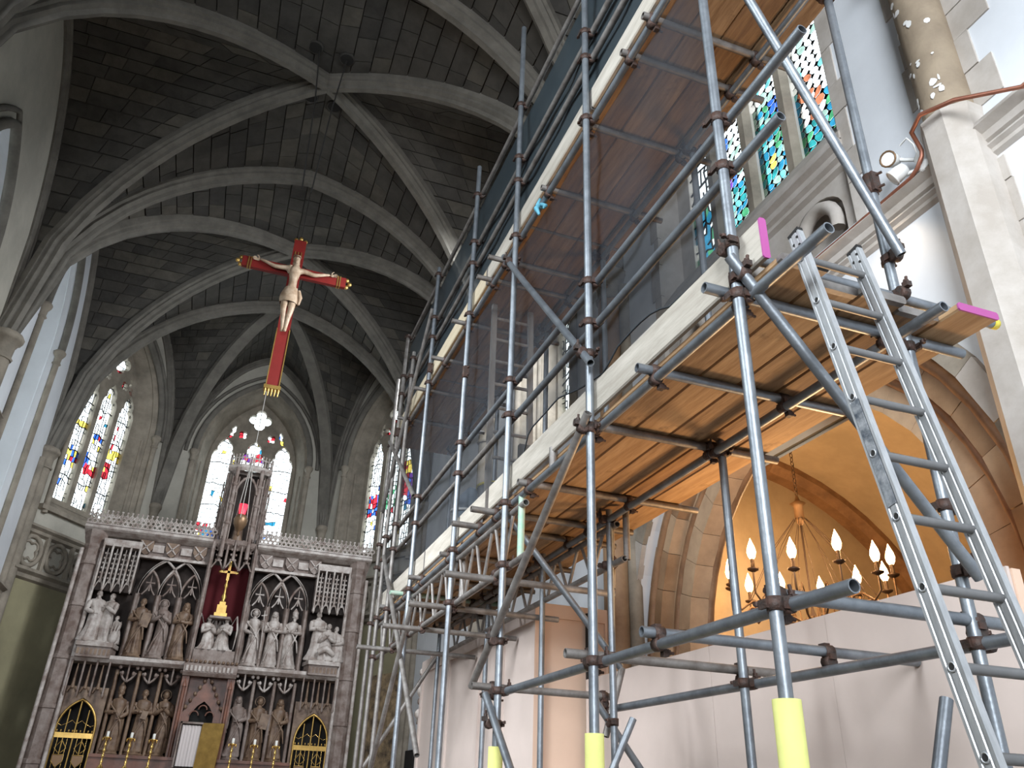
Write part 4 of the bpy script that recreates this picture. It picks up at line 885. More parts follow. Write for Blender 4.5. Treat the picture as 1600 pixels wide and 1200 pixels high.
group('pale group of three struggling figures on the left bracket', -1.98, 3.81, [(-.16, .0, .02, .88, 'staff', 0, .4, True, ''), (.06, .02, .02, .86, 'pray', 0, -.5, True, ''), (.22, .08, .02, .60, 'cross', 1, -.6, False, '')], 'alabw',
      lambda b: (b.ell((-1.98, YR+.0, 3.81), .33, .16, .06, 12, 5), b.ell((-1.74, YR-.08, 3.92), .08, .07, .12, 8, 5), [b.path([(-1.75+k*.04, YR-.1, 3.98), (-1.72+k*.06, YR-.1, 4.2)], [.02, .005], 5) for k in (-1, 0, 1)]))
group('pale group of seated mourners on the right bracket', 1.98, 3.81, [(-.17, .06, .02, .92, 'cross', 0, .3, False, ''), (.04, .0, .02, .86, 'pray', 1, -.2, False, ''), (.20, .04, .02, .82, 'down', 1, -.4, True, '')], 'alabw',
      lambda b: (b.ell((1.98, YR+.0, 3.81), .33, .16, .06, 12, 5), b.path([(1.86, YR-.12, 3.98), (2.0, YR-.16, 4.05), (2.16, YR-.12, 3.95)], [.06, .07, .05], 8)))
group('pair of kneeling winged angels below the gilt cross', -.04, 3.86, [(-.15, .02, .0, .74, 'pray', 1, .5, False, 'wing'), (.16, .02, .0, .74, 'pray', 1, -.5, False, 'wing')], 'alabw',
      lambda b: b.span((-.34, YR-.06, 3.862), (.30, YR+.2, 3.885)))

# hanging sanctuary lamp with a red glass
sl_ = thing('sanctuary_lamp', 'hanging sanctuary lamp with red glass in a gilt bowl', 'lamp', (0, 14, 5.5))
b = MB(); b.lathe([(.055, 5.80), (.075, 5.99), (.07, 5.99), (.05, 5.81)], 14, (0, 14, 0)); b.build('red_glass', MT['redglass'], sl_)
b = MB(); b.lathe([(.002, 5.42), (.03, 5.45), (.02, 5.5), (.06, 5.54), (.11, 5.64), (.12, 5.72), (.09, 5.78), (.058, 5.81)], 14, (0, 14, 0)); b.build('bowl', MT['brassy'], sl_)
for k in range(3):
    q = 2*pi*k/3+.4; b = MB(); b.path([(.11*cos(q), 14+.11*sin(q), 5.72), (0, 14, 6.95)], .008, 5); b.build('chain', MT['wire'], sl_)
b = MB(); b.tube((0, 14, 6.95), (0, 14, ZA-.02), .008, 5); b.build('wire', MT['wire'], sl_)

# ------------------------------------------------ hanging crucifix
YC = 11.65; cxx = .07
cf = thing('crucifix', 'red and gilt crucifix with carved figure hanging under the vault', 'crucifix', (cxx, YC, 7.18))
X0 = cxx
part('upright', 'red', lambda b: b.span((X0-.10, YC, 7.2), (X0+.10, YC+.07, 10.05)), cf)
part('crossbeam', 'red', lambda b: b.span((X0-.86, YC-.003, 9.30), (X0+.86, YC+.067, 9.49)), cf)
part('gilt_edge', 'gilt', lambda b: [b.span((X0+s*.10-.008, YC-.012, 7.2), (X0+s*.10+.008, YC+.0, 8.25)) for s in (-1, 1)], cf)
for x in (-.76, -.72, .72, .76): part('gilt_band', 'gilt', lambda b: b.span((X0+x-.01, YC-.012, 9.29), (X0+x+.01, YC+.075, 9.50)), cf)
for x in (-.88, .88): part('trefoil_end', 'gilt', lambda b: [b.ell((X0+x+dx, YC+.03, 9.395+dz), .04, .03, .04, 7, 5) for dx, dz in ((0, .07), (0, -.07), (.05*(1 if x > 0 else -1), 0))], cf)
part('title_band', 'gilt', lambda b: [b.span((X0-.06+.05*k, YC-.012, 9.68), (X0-.045+.05*k, YC-.001, 9.80)) for k in range(3)], cf)
part('top_finial', 'gilt', lambda b: [b.ell((X0+dx, YC+.03, 10.06+dz), .04, .03, .04, 7, 5) for dx, dz in ((-.08, 0), (.08, 0), (0, .04))], cf)
part('foot_fringe', 'gilt', lambda b: (b.span((X0-.13, YC-.03, 7.15), (X0+.13, YC+.1, 7.21)), [b.path([(X0-.10+.05*k, YC, 7.16), (X0-.10+.05*k, YC, 7.03)], [.025, .008], 5) for k in range(5)]), cf)
def skin(joints, edges, lv=2):
    me = bpy.data.meshes.new('t'); me.from_pydata([j[:3] for j in joints], edges, []); o = bpy.data.objects.new('t', me); C.objects.link(o)
    md = o.modifiers.new('s', 'SKIN'); md.use_smooth_shade = True
    for i, j in enumerate(joints):
        d = me.skin_vertices[0].data[i]; d.radius = (j[3], j[4] if len(j) > 4 else j[3]); d.use_root = (i == 0)
    s2 = o.modifiers.new('d', 'SUBSURF'); s2.levels = lv; s2.render_levels = lv
    bpy.context.view_layer.update(); ev = o.evaluated_get(bpy.context.evaluated_depsgraph_get()); m2 = bpy.data.meshes.new_from_object(ev)
    bpy.data.objects.remove(o); b = MB(); b.add([v.co[:] for v in m2.vertices], [tuple(p.vertices) for p in m2.polygons], True); bpy.data.meshes.remove(m2); return b
yf = YC-.10
J = [(X0-.01, yf, 8.88, .10, .08), (X0, yf, 9.02, .085, .065), (X0, yf-.02, 9.18, .105, .075), (X0, yf, 9.32, .10, .07), (X0+.01, yf-.02, 9.44, .04, .04), (X0, yf-.03, 9.55, .055, .06), (X0-.005, yf-.03, 9.60, .05, .055),
     (X0-.13, yf, 9.37, .045), (X0-.33, yf+.02, 9.36, .036), (X0-.50, yf+.04, 9.43, .027), (X0-.58, yf+.06, 9.46, .02),
     (X0+.13, yf, 9.37, .045), (X0+.33, yf+.02, 9.35, .036), (X0+.50, yf+.04, 9.42, .027), (X0+.58, yf+.06, 9.45, .02),
     (X0-.065, yf, 8.80, .075), (X0-.07, yf-.07, 8.56, .055), (X0-.045, yf-.04, 8.36, .045), (X0-.03, yf+.0, 8.22, .03), (X0-.03, yf-.06, 8.12, .028),
     (X0+.055, yf, 8.80, .075), (X0+.05, yf-.08, 8.55, .055), (X0+.025, yf-.05, 8.36, .045), (X0+.02, yf-.01, 8.22, .03), (X0+.015, yf-.08, 8.12, .028)]
E_ = [(0, 1), (1, 2), (2, 3), (3, 4), (4, 5), (5, 6), (3, 7), (7, 8), (8, 9), (9, 10), (3, 11), (11, 12), (12, 13), (13, 14), (0, 15), (15, 16), (16, 17), (17, 18), (18, 19), (0, 20), (20, 21), (21, 22), (22, 23), (23, 24)]
bd = skin(J, E_)
for s in (-1, 1):                                   # hands: palm, four fingers and thumb
    hx, hz = X0+s*.60, 9.462
    bd.ell((hx+s*.02, YC-.025, hz), .04, .014, .03, 8, 5)
    for k, (ln, dz) in enumerate(((.05, .025), (.06, .009), (.055, -.007), (.042, -.022))): bd.path([(hx+s*.045, YC-.03, hz+dz), (hx+s*(.045+ln*.6), YC-.045, hz+dz*1.2), (hx+s*(.045+ln), YC-.055, hz+dz*1.2-.01)], [.009, .008, .005], 6)
    bd.path([(hx+s*.0, YC-.03, hz+.025), (hx+s*.02, YC-.045, hz+.055), (hx+s*.04, YC-.05, hz+.065)], [.011, .009, .006], 6)
hd = MB(); Mh = Matrix.Translation((X0-.005, yf-.01, 9.50)) @ Matrix.Rotation(.0, 4, 'Z'); head(hd, 0, 0, .92, Mh, -.12, True, 1.1); bd.add(hd.v, hd.f, True)
corpus = bd.build('corpus', MT['corpus'], cf)
b = MB(); rows = []
for z, rx, ry in ((8.97, .105, .085), (8.92, .118, .1), (8.82, .15, .11), (8.72, .155, .13), (8.66, .145, .14)):
    rows.append([V((X0-.005+rx*(1+.06*sin(7*q+z*9))*cos(q), yf-.02+ry*sin(q)*.9, z)) for q in [2*pi*k/24 for k in range(24)]])
b.grid(rows, True, True); b.path([(X0+.12, yf-.05, 8.93), (X0+.155, yf-.06, 8.8), (X0+.15, yf-.06, 8.66)], [.03, .04, .02], 7); b.build('loincloth', MT['corpus'], corpus)
b = MB(); b.path([(X0-.01+.062*cos(q), yf-.03+.066*sin(q), 9.595+.008*sin(5*q)) for q in [2*pi*k/16 for k in range(16)]], .013, 5, True); b.build('thorn_crown', MT['alabb'], corpus)
part('hanging_wire', 'cable', lambda b: b.tube((X0, YC+.03, 10.05), (X0, YC+.03, ZA-.22), .008, 5), cf)
for x, y, x2, y2 in ((-.22, 8.75, -.30, 9.5), (.2, 8.8, .12, 9.15)):
    z = ZS+(ZA-ZS)*Hs(max(0, min(abs(x)/HX, abs(y-9.35)/2.3)))
    b = MB(); b.path([(x, y, z), (x*.6, y+.06, z-1.0), (x*.3, y+.1, z-2.6)], .011, 5)
    tag(b.build('hanging_rope', MT['cable']), 'thin dark rope hanging from the %s rope hole in the vault' % ('left' if x < 0 else 'right'), 'rope', 'ropes from the vault holes')
# ------------------------------------------------ scaffold: tubes, couplers and lattice girders clamped into one thing
SF = thing('scaffold', 'tall tube and coupler scaffold along the right side of the nave', 'scaffold', (2.2, 6, 0))
RT = .0242
def tube(name, a, c, m='steel', par=SF, r=RT, label=None):
    b = MB(); b.pipe(a, c, r); o = b.build(name, MT[m], par)
    if label: o['label'] = label
    return o
cb = MB()
cb.lathe([(.026, -.026), (.034, -.026), (.035, .026), (.026, .026)], 10)
Mx = Matrix.Translation((.052, 0, 0)) @ Matrix.Rotation(pi/2, 4, 'X')
q = MB(); q.lathe([(.026, -.026), (.034, -.026), (.035, .026), (.026, .026)], 10); cb.add([Mx @ V(v) for v in q.v], q.f, True)
cb.box((-.036, .02, 0), (.016, .05, .034)); cb.tube((-.03, .02, 0), (-.03, .085, .012), .008, 6); cb.lathe([(.014, 0), (.014, .016)], 6, (-.03, .066, 0))
cb.box((.09, 0, .03), (.034, .034, .03)); cb.tube((.085, 0, .02), (.085, .012, .085), .008, 6); cb.lathe([(.014, .045), (.014, .062)], 6, (.085, .004, 0)); cb.box((.026, -.03, 0), (.03, .02, .04))
CPM = cb.mesh('coupler', V((0, 0, 0)), [MT['rust']])
sb = MB(); sb.lathe([(.027, -.07), (.034, -.07), (.034, .07), (.027, .07)], 10); [sb.tube((.03, 0, z), (.075, .02, z), .008, 6) for z in (-.045, .045)]; sb.box((.036, 0, 0), (.02, .05, .13))
SLM = sb.mesh('sleeve_coupler', V((0, 0, 0)), [MT['rust']])
def coupler(p, a, x, me=CPM, name='coupler'):
    a = V(a).normalized(); x = V(x); x = (x-a*x.dot(a)).normalized(); y = a.cross(x)
    M = Matrix((x, y, a)).transposed().to_4x4(); M = M @ Matrix.Scale(.9, 4); M.translation = V(p); return inst(name, me, SF, M)
OX, LX = 1.75, 1.802
OUT = [(2.25, 9.3), (3.68, 9.2), (5.10, 8.5), (6.43, 7.8), (8.02, 7.5), (9.10, 6.85), (9.66, 7.42), (10.05, 6.9)]
INN = [(2.68, 2.30, 6.25), (2.61, 3.68, 5.88), (2.57, 5.10, 5.88), (2.58, 6.43, 5.88), (2.6, 8.0, 5.88), (2.6, 9.9, 5.88)]
for i, (y, zt) in enumerate(OUT):
    zj = [5.62, 4.02, 5.7, 5.2, 6.05, 3.9, 5.9, 4.0][i]
    m = 'steel' if i < 5 else 'steelw'
    tube('standard', (OX, y, 0), (OX, y, zj), m); tube('standard', (OX, y, zj), (OX, y, zt), m)
    coupler((OX, y, zj), (0, 0, 1), (0, -1, 0), SLM, 'sleeve_coupler') if i in (3, 4, 6) else None
for x, y, zt in INN:
    zj = 4.42 if y < 3 else 3.3
    tube('standard', (x, y, 0), (x, y, zj)); tube('standard', (x, y, zj), (x, y, zt))
coupler((2.68, 2.30, 4.42), (0, 0, 1), (0, -1, .0), SLM, 'sleeve_coupler')
# ledgers and guard rails (inside the outer standards)
LED = [('ledger', LX, 3.475, 1.76, 5.3), ('ledger', LX, 3.475, 5.32, 10.1), ('ledger', LX, 2.217, 1.93, 5.36),
       ('guard_rail', LX, 4.47, 1.70, 6.3), ('guard_rail', LX, 4.47, 6.3, 10.15), ('guard_rail', LX, 4.17, 1.90, 5.5), ('guard_rail', LX, 4.17, 5.5, 10.15),
       ('ledger', LX, 5.865, 1.6, 6.5), ('ledger', LX, 5.865, 6.5, 10.1), ('guard_rail', LX, 6.76, 1.7, 6.0), ('guard_rail', LX, 6.76, 6.0, 10.0), ('guard_rail', LX, 6.48, 1.7, 6.6), ('guard_rail', LX, 6.48, 6.6, 9.9),
       ('guard_rail', LX, 7.42, 2.0, 6.4), ('guard_rail', LX, 7.40, 6.4, 9.75)]
for n, x, z, a, c in LED:
    tube(n, (x, a, z), (x, c, z), 'steelw' if (a > 5.4 or z > 6) else 'steel')
    for y, zt in OUT:
        if a < y < c and z < zt and not (z < 2.3 and y > 5.2): coupler((OX, y, z), (0, 0, 1), (1, 0, 0))
IX = 2.56
for n, z, a, c in (('ledger', 3.465, 1.98, 6.2), ('ledger', 3.465, 6.2, 10.0), ('ledger', 5.865, 2.0, 10.0), ('guard_rail', 4.5, 5.0, 10.0)):
    tube(n, (IX, a, z), (IX, c, z), 'steelw' if a > 5 else 'steel')
    for x, y, zt in INN:
        if a < y < c: coupler((x, y, z), (0, 0, 1), (-1, 0, 0))
tube('ledger', (2.70, 2.1, 2.178), (2.64, 5.2, 2.178)); coupler((2.68, 2.3, 2.178), (0, 0, 1), (1, 0, 0)); coupler((2.61, 3.68, 2.178), (0, 0, 1), (1, 0, 0))
# transoms
def transom(y, z, x0, x1, m='steelw', base='steel', ends=((LX, 0),)):
    tube('transom', (x0, y, z), (x1, y, z), m)
    coupler((LX, y, z), (1, 0, 0), (0, 0, -1)); 
    if x1 > IX: coupler((IX, y, z), (1, 0, 0), (0, 0, -1))
for y, x0, x1, m in ((2.31, 1.63, 3.02, 'steel'), (3.03, 1.70, 2.95, 'steel'), (3.74, 1.68, 3.05, 'steelw'), (4.77, 1.72, 3.12, 'steelw'), (5.45, 1.6, 2.95, 'steelw'), (5.85, 1.57, 3.0, 'steelw'), (6.75, 1.72, 3.0, 'steelw'), (7.7, 1.66, 3.0, 'steelw'), (8.45, 1.64, 3.0, 'steelg'), (9.2, 1.68, 3.0, 'steelw')): transom(y, 3.518, x0, x1, m)
for y in (2.83, 3.12, 3.77, 4.5, 5.52, 5.85, 6.68, 7.5, 8.3, 9.2): transom(y, 5.908, 1.64 if y > 5 else 1.74, 2.82)
for y, x0, x1, m in ((2.305, 1.79, 2.9, 'steel'), (3.13, 1.72, 3.232, 'steel'), (3.82, 1.66, 2.96, 'steelw'), (5.35, 1.65, 2.72, 'steelw')):
    tube('transom', (x0, y, 2.266), (x1, y, 2.266), m); coupler((LX, y, 2.266), (1, 0, 0), (0, 0, -1)); coupler((2.70 if y < 4 else 2.62, y, 2.266), (1, 0, 0), (0, 0, -1))
    coupler((OX, y-.05, 2.21), (0, 0, 1), (1, 0, 0)) if y > 5 else None
b = tube('handrail', (1.74, 2.305, 3.735), (3.285, 2.305, 3.745)); part('end_cap', 'yellow', lambda q: q.lathe([(.027, 0), (.027, .03), (.001, .032)], 10, (3.27, 2.305, 3.745), M=Matrix.Rotation(pi/2, 3, 'Y')), b)
coupler((OX, 2.25, 3.735), (0, 0, 1), (0, 1, 0)); coupler((2.68, 2.31, 3.74), (0, 0, 1), (0, -1, 0)); coupler((LX, 2.305, 3.62), (1, 0, 0), (0, 0, -1))
for y, z in ((5.40, 3.0), (6.48, 3.0), (7.53, 3.0), (8.85, 3.0)): tube('transom', (1.42, y, z), (2.75, y, z), 'steelw'); coupler((LX, y, z), (1, 0, 0), (0, 0, 1))
tube('transom', (2.35, 2.2, 5.99), (3.08, 2.2, 5.99))
# braces
for a, c, m in (((1.71, 5.28, 5.76), (1.71, 3.58, 3.83), 'steel'), ((1.70, 3.60, 3.52), (1.70, 5.52, 2.28), 'steelw'), ((1.69, 2.2, 3.62), (2.66, 2.2, 2.40), 'steel'), ((1.86, 2.2, 5.72), (2.655, 2.2, 3.91), 'steel'),
                ((1.79, 5.16, 3.41), (2.66, 5.16, 2.44), 'steel'), ((1.70, 5.2, 2.20), (1.70, 4.1, 1.25), 'steel'), ((1.69, 7.55, 3.27), (1.69, 9.3, 1.2), 'steelw'), ((1.72, 9.5, 4.18), (1.72, 7.0, 1.9), 'steelw'),
                ((2.54, 2.36, 1.98), (2.1, 2.36, .95), 'steel'), ((2.44, 5.17, 2.25), (3.0, 5.17, 1.55), 'steel'), ((2.66, 5.0, 2.1), (2.40, 5.0, 1.6), 'steel'), ((2.72, 5.25, 2.45), (2.58, 5.25, 2.0), 'steelw'),
                ((1.75, 9.92, 1.75), (2.58, 9.92, 3.12), 'steelw'), ((1.72, 10.0, 4.9), (1.72, 8.05, 6.9), 'steelw'), ((1.72, 10.0, 5.9), (1.72, 8.1, 4.5), 'steelw')): tube('brace', a, c, m)
for p, a, x in (((OX, 5.12, 5.60), (0, 0, 1), (-1, 0, 0)), ((OX, 3.68, 3.95), (0, 0, 1), (-1, 0, 0)), ((OX, 3.68, 3.46), (0, 0, 1), (-1, 0, 0)), ((OX, 5.10, 2.52), (0, 0, 1), (-1, 0, 0)), ((OX, 2.25, 3.55), (0, 0, 1), (0, -1, 0)),
                ((2.68, 2.3, 2.45), (0, 0, 1), (0, -1, 0)), ((2.68, 2.3, 3.95), (0, 0, 1), (0, -1, 0)), ((OX, 5.1, 2.02), (0, 0, 1), (-1, 0, 0)), ((2.57, 5.1, 2.5), (0, 0, 1), (0, 1, 0)), ((2.57, 5.1, 2.08), (0, 0, 1), (0, 1, 0)), ((2.68, 2.3, 2.72), (0, 0, 1), (1, 0, 0))): coupler(p, a, x)
# lattice girders below the lower deck
def girder(x, y0, y1, zb, zt, m):
    g = bpy.data.objects.new('lattice_girder', None); C.objects.link(g); g.parent = SF; g.location = V((0, 0, 0))-WL[SF]; WL[g] = V((0, 0, 0))
    tube('chord', (x, y0, zb), (x, y1, zb), m, g); tube('chord', (x, y0+.1, zt), (x, y1, zt), m, g)
    y = y0+.45; i = 0
    while y < y1-.4:
        tube('lacing', (x, y-.1, zt-.02), (x, y+.06, zb+.02), m, g, .0135); tube('lacing', (x, y+.12, zb+.02), (x, y+.27, zt-.02), m, g, .0135); y += .46
    return g
girder(LX, 4.72, 10.0, 3.03, 3.40, 'steelw'); girder(2.60, 4.93, 9.8, 3.14, 3.42, 'steelw')
for y in (5.10, 6.43, 8.02, 9.66): coupler((OX, y, 3.03), (0, 0, 1), (1, 0, 0))
tube('upright', (LX, 4.9, 3.04), (LX, 4.9, 3.47), 'steelg', label='short green painted upright'); tube('upright', (1.85, 6.4, 3.0), (1.85, 6.4, 3.45), 'steelw', r=.032); tube('upright', (LX, 4.35, 3.48), (LX, 4.35, 3.62), 'steelw')
tube('upright', (2.63, 4.95, 3.14), (2.63, 4.95, 3.5), 'steelw'); tube('upright', (2.66, 5.25, 3.0), (2.66, 5.25, 3.5), 'steelw')
coupler((2.61, 5.15, 3.14), (0, 1, 0), (-1, 0, 0))
for nm, y, zt in (('nearest', 2.25, 1.915), ('second', 3.68, 1.89), ('third', 5.10, 1.89)):
    b = MB(); b.lathe([(.0245, .05), (.046, .05), (.046, zt), (.0245, zt), (.0245, .05)], 16, (OX, y, 0)); b.build('foam_sleeve', MT['foam'], SF, label='yellow foam sleeve on the %s outer standard' % nm)
for x, y in [(OX, o[0]) for o in OUT]+[(i[0], i[1]) for i in INN]:
    b = MB(); b.span((x-.075, y-.075, 0), (x+.075, y+.075, .006)); b.build('base_plate', MT['steelw'], SF)

# ------------------------------------------------ boards laid on the scaffold: each one a thing
def board(name, x, y0, y1, z, wd=.225, th=.038, m='wood', label=None, group=None, cat='board', upright=False, band=None):
    b = MB(); dx, dz = (th, wd) if upright else (wd, th); g = .008
    c0 = [(x-dx/2+g, z), (x+dx/2-g, z), (x+dx/2, z+g), (x+dx/2, z+dz-g), (x+dx/2-g, z+dz), (x-dx/2+g, z+dz), (x-dx/2, z+dz-g), (x-dx/2, z+g)]
    b.prism([(a, y0, c) for a, c in c0], (0, y1-y0, 0)); o = b.build(name, MT[m]); tag(o, label, cat, group)
    part('end_band', band or 'steelw', lambda q: q.prism([((a-x)*1.02+x, y0-.003, (c-z-dz/2)*1.03+z+dz/2) for a, c in c0], (0, .008 if band else .03, 0)), o, **({'label': 'pink painted board end'} if band else {})); return o
WD = ['wood', 'wood2', 'wood', 'wood3', 'wood2']
NTH = ['outermost', 'second', 'middle', 'fourth', 'innermost']; RUN = ['nearest run of boards', 'second run of boards', 'farthest run of boards']
for i in range(5):
    x = 1.945+i*.229
    for j, (a, c) in enumerate(((2.06+.03*((i*3) % 4)+(.08 if i == 3 else 0), 5.55), (5.56, 8.1), (8.11, 10.3))):
        board('scaffold_board', x, a, c, 3.543+rnd.uniform(0, .003), m=WD[(i+j*2) % 5], label='%s warm lit plank of the lower scaffold deck, %s' % (NTH[i], RUN[j]), group='boards of the lower scaffold deck', band='pink' if (i == 4 and j == 0) else None)
for i in range(4):
    x = 1.95+i*.229
    for j, (a, c) in enumerate(((1.75+.04*(i % 3), 5.0), (5.01, 8.0), (8.01, 10.2))):
        board('scaffold_board', x, a, c, 5.933, m=['wood3', 'wood', 'wood3', 'wood'][i], label='%s dim plank of the upper scaffold deck, %s' % (NTH[i] if i < 3 else 'innermost', RUN[j]), group='boards of the upper scaffold deck')
for j, (a, c, z, m) in enumerate(((2.11, 5.62, 3.585, 'toe'), (5.68, 7.6, 3.585, 'toe'), (7.62, 10.2, 3.585, 'toe'))):
    board('toe_board', 1.805-.0, a, c, z, .20, .034, m, 'pale toe board standing along the lower deck edge, %s' % ['nearest, with pink end', 'middle length past the third standard', 'farthest length'][j], 'toe boards', 'board', True, 'pink' if j == 0 else None)
for j, (a, c, m) in enumerate(((1.7, 3.66, 'toe'), (3.68, 6.0, 'toe'), (6.02, 8.3, 'toey'), (8.32, 10.0, 'toey'))):
    board('toe_board', 1.805, a, c, 5.975, .19, .034, m, '%s toe board along the upper deck edge, %s' % ('weathered pale' if m == 'toe' else 'yellowish', ['nearest length', 'second length', 'third length', 'farthest length'][j]), 'toe boards', 'board', True)
b = board('toe_board', 2.2, 5.62, 5.66, 3.585, .34, .6, 'toe', 'short upright board end across the lower deck beside the third standard', None, 'board')

# ------------------------------------------------ debris netting
def net(name, m, x, ys, bot, top, lab, amp=.025, hem=True):
    n = MB(); rows = []; K = 10
    for i, y in enumerate(ys):
        z0, z1 = bot(y), top(y)
        rows.append([V((x+amp*(sin(y*5.1+k*.9)+.6*sin(y*11.3-k*1.7))*sin(pi*(k+.5)/(K+1)), y, z0+(z1-z0)*k/K)) for k in range(K+1)])
    n.grid(rows, True); o = n.build(name, MT[m]); tag(o, lab, 'netting')
    if hem: part('hem', 'netcord', lambda b: b.path([r[0] for r in rows], .006, 5), o)
    return o
BOT = [(2.36, 3.72), (2.63, 3.83), (2.82, 3.86), (2.94, 3.86), (3.07, 3.92), (3.26, 3.935), (3.51, 3.93), (3.69, 3.85), (4.02, 3.91), (4.38, 4.0), (4.61, 3.99), (4.92, 3.98), (5.04, 3.83), (5.69, 3.81), (6.28, 3.80), (6.63, 3.79), (7.17, 3.79), (7.66, 3.84), (8.0, 3.80), (8.48, 3.79), (10.1, 3.79)]
def lerp(T):
    def f(y):
        for (a, p), (c, q) in zip(T, T[1:]):
            if a <= y <= c: return p+(q-p)*(y-a)/(c-a)
        return T[0][1] if y < T[0][0] else T[-1][1]
    return f
net('debris_netting', 'net', 1.85, [2.36+i*.0955 for i in range(82)], lerp(BOT), lambda y: 5.84, 'dark see-through netting sagging behind the lower guard rails')
net('debris_netting', 'net2', 1.85, [1.9+i*.098 for i in range(83)], lambda y: 6.18, lambda y: 7.40, 'blue-black netting behind the guard rails of the upper deck', .012)
b = MB(); b.path([(1.79, 4.64, 5.91), (1.77, 4.66, 5.86), (1.80, 4.63, 5.83), (1.83, 4.66, 5.86), (1.80, 4.66, 5.91)], .018, 6, True); b.path([(1.78, 4.64, 5.85), (1.74, 4.6, 5.77), (1.76, 4.58, 5.70)], [.016, .022, .010], 6); b.path([(1.79, 4.62, 5.85), (1.80, 4.55, 5.78), (1.77, 4.52, 5.73)], [.014, .018, .008], 6)
tag(b.build('tied_cord', MT['rope']), 'blue cord knotted round the upper deck tube', 'cord')

# ------------------------------------------------ ladders
def ladder(name, label, P0, P1, wdir, wd, n, first, step, m, rm, sw, sd, rung_r):
    P0, P1 = V(P0), V(P1); t = (P1-P0).normalized(); wv = V(wdir).normalized(); nn = wv.cross(t)
    L = thing(name, label, 'ladder', P0)
    for s in (0, 1):
        o = P0+wv*(s*wd); k = 1 if s else -1
        b = MB(); pr = [(-sw/2, -sd/2), (sw/2, -sd/2), (sw/2, sd/2), (-sw/2, sd/2)]
        if m == 'alu': pr = [(-sw/2, -sd/2), (sw/2, -sd/2), (sw/2, sd/2), (-sw/2, sd/2), (-sw/2, sd*.34), (-sw/2+.003, sd*.30), (-sw/2+.003, sd*.22), (-sw/2, sd*.18), (-sw/2, -sd*.18), (-sw/2+.003, -sd*.22), (-sw/2+.003, -sd*.30), (-sw/2, -sd*.34)]
        ln = (P1-P0).length
        a = [o+wv*u+nn*v for u, v in pr]; b.prism(a, t*ln); st = b.build('stile', MT[m], L)
        if m == 'alu':
            # hollow rung ends seen on the stile's face
            for i in range(n): part('rung_end', 'black', lambda q: q.path([o+t*(first+i*step)-wv*(sw/2+.003), o+t*(first+i*step)-wv*(sw/2-.004)], .0105, 8), st)
            for i in range(n): part('rung_flare', 'alu', lambda q: q.path([o+t*(first+i*step)-wv*(sw/2+.003)+(nn*cos(p)+t*sin(p))*.0125 for p in [2*pi*k/10 for k in range(10)]], .003, 4, True), st)
            part('stile_cap', 'black', lambda q: q.bar(o+t*(ln-.002), o+t*(ln+.014), sw*1.04, sd*1.02, nn), st)
    for i in range(n):
        p = P0+t*(first+i*step); b = MB(); b.tube(p+wv*.005, p+wv*(wd-.005), rung_r, 10); b.build('rung', MT[rm], L)
    return L, t, nn, wv
P1 = V((1.925, 2.062, 3.70)); tt = V((0, .189, 1)).normalized(); P0 = P1-tt*(3.70/tt.z)
st = .2278*sqrt(1+.189**2)
LD, tt, nn, wv = ladder('aluminium_ladder', 'aluminium ladder leaning against the near end of the scaffold', P0, P1, (1, 0, 0), .30, 16, (3.56/tt.z) % st, st, 'alu', 'rung', .026, .062, .0155)
b = MB(); b.bar(P0+tt*(2.46/tt.z)-wv*.0142, P0+tt*(2.86/tt.z)-wv*.0142, .036, .003, wv); b.build('stile_label', MT['alud'], LD, label='dark scuffed label on the left stile')
for s in (0, 1):
    for k in range(3): part('bolt', 'black', lambda q: q.path([P1+wv*(s*.30-.015)+nn*(-.014 if k % 2 else .014)-tt*(.03+.022*k), P1+wv*(s*.30-.012)+nn*(-.014 if k % 2 else .014)-tt*(.03+.022*k)], .006, 6), LD)
ladder('wooden_ladder', 'grey wooden ladder between the two decks behind the netting', (1.915, 6.05, 3.582), (1.975, 6.35, 6.75), (1, 0, 0), .38, 12, .16, .255, 'oldwood', 'oldwood', .05, .04, .016)

# bucket and sack on the lower deck behind the toe board
t = thing('rubble_bucket', 'grey rubber bucket with yellow rim on the lower deck', 'bucket', (2.12, 6.48, 3.585))
part('tub', 'bucket', lambda b: b.lathe([(.12, 3.582), (.13, 3.60), (.165, 4.10), (.15, 4.10), (.11, 3.61), (.001, 3.605)], 18, (2.12, 6.48, 0)), t)
part('rim', 'yellow', lambda b: b.path([(2.12+.165*cos(q), 6.48+.165*sin(q), 4.105) for q in [2*pi*k/22 for k in range(22)]], .013, 6, True), t)
t = thing('filled_sack', 'blue-grey sack with white band slumped on the lower deck', 'sack', (2.08, 7.1, 3.585))
part('bag', 'cloth', lambda b: b.path([(2.08, 7.1, 3.582), (2.07, 7.1, 3.70), (2.09, 7.08, 3.95), (2.06, 7.12, 4.18), (2.10, 7.1, 4.30)], [.16, .2, .19, .13, .05], 14), t)
part('white_band', 'white', lambda b: b.path([(2.08+.185*cos(q), 7.1+.185*sin(q), 4.06+.03*sin(q)) for q in [2*pi*k/20 for k in range(20)]], .014, 6, True), t)
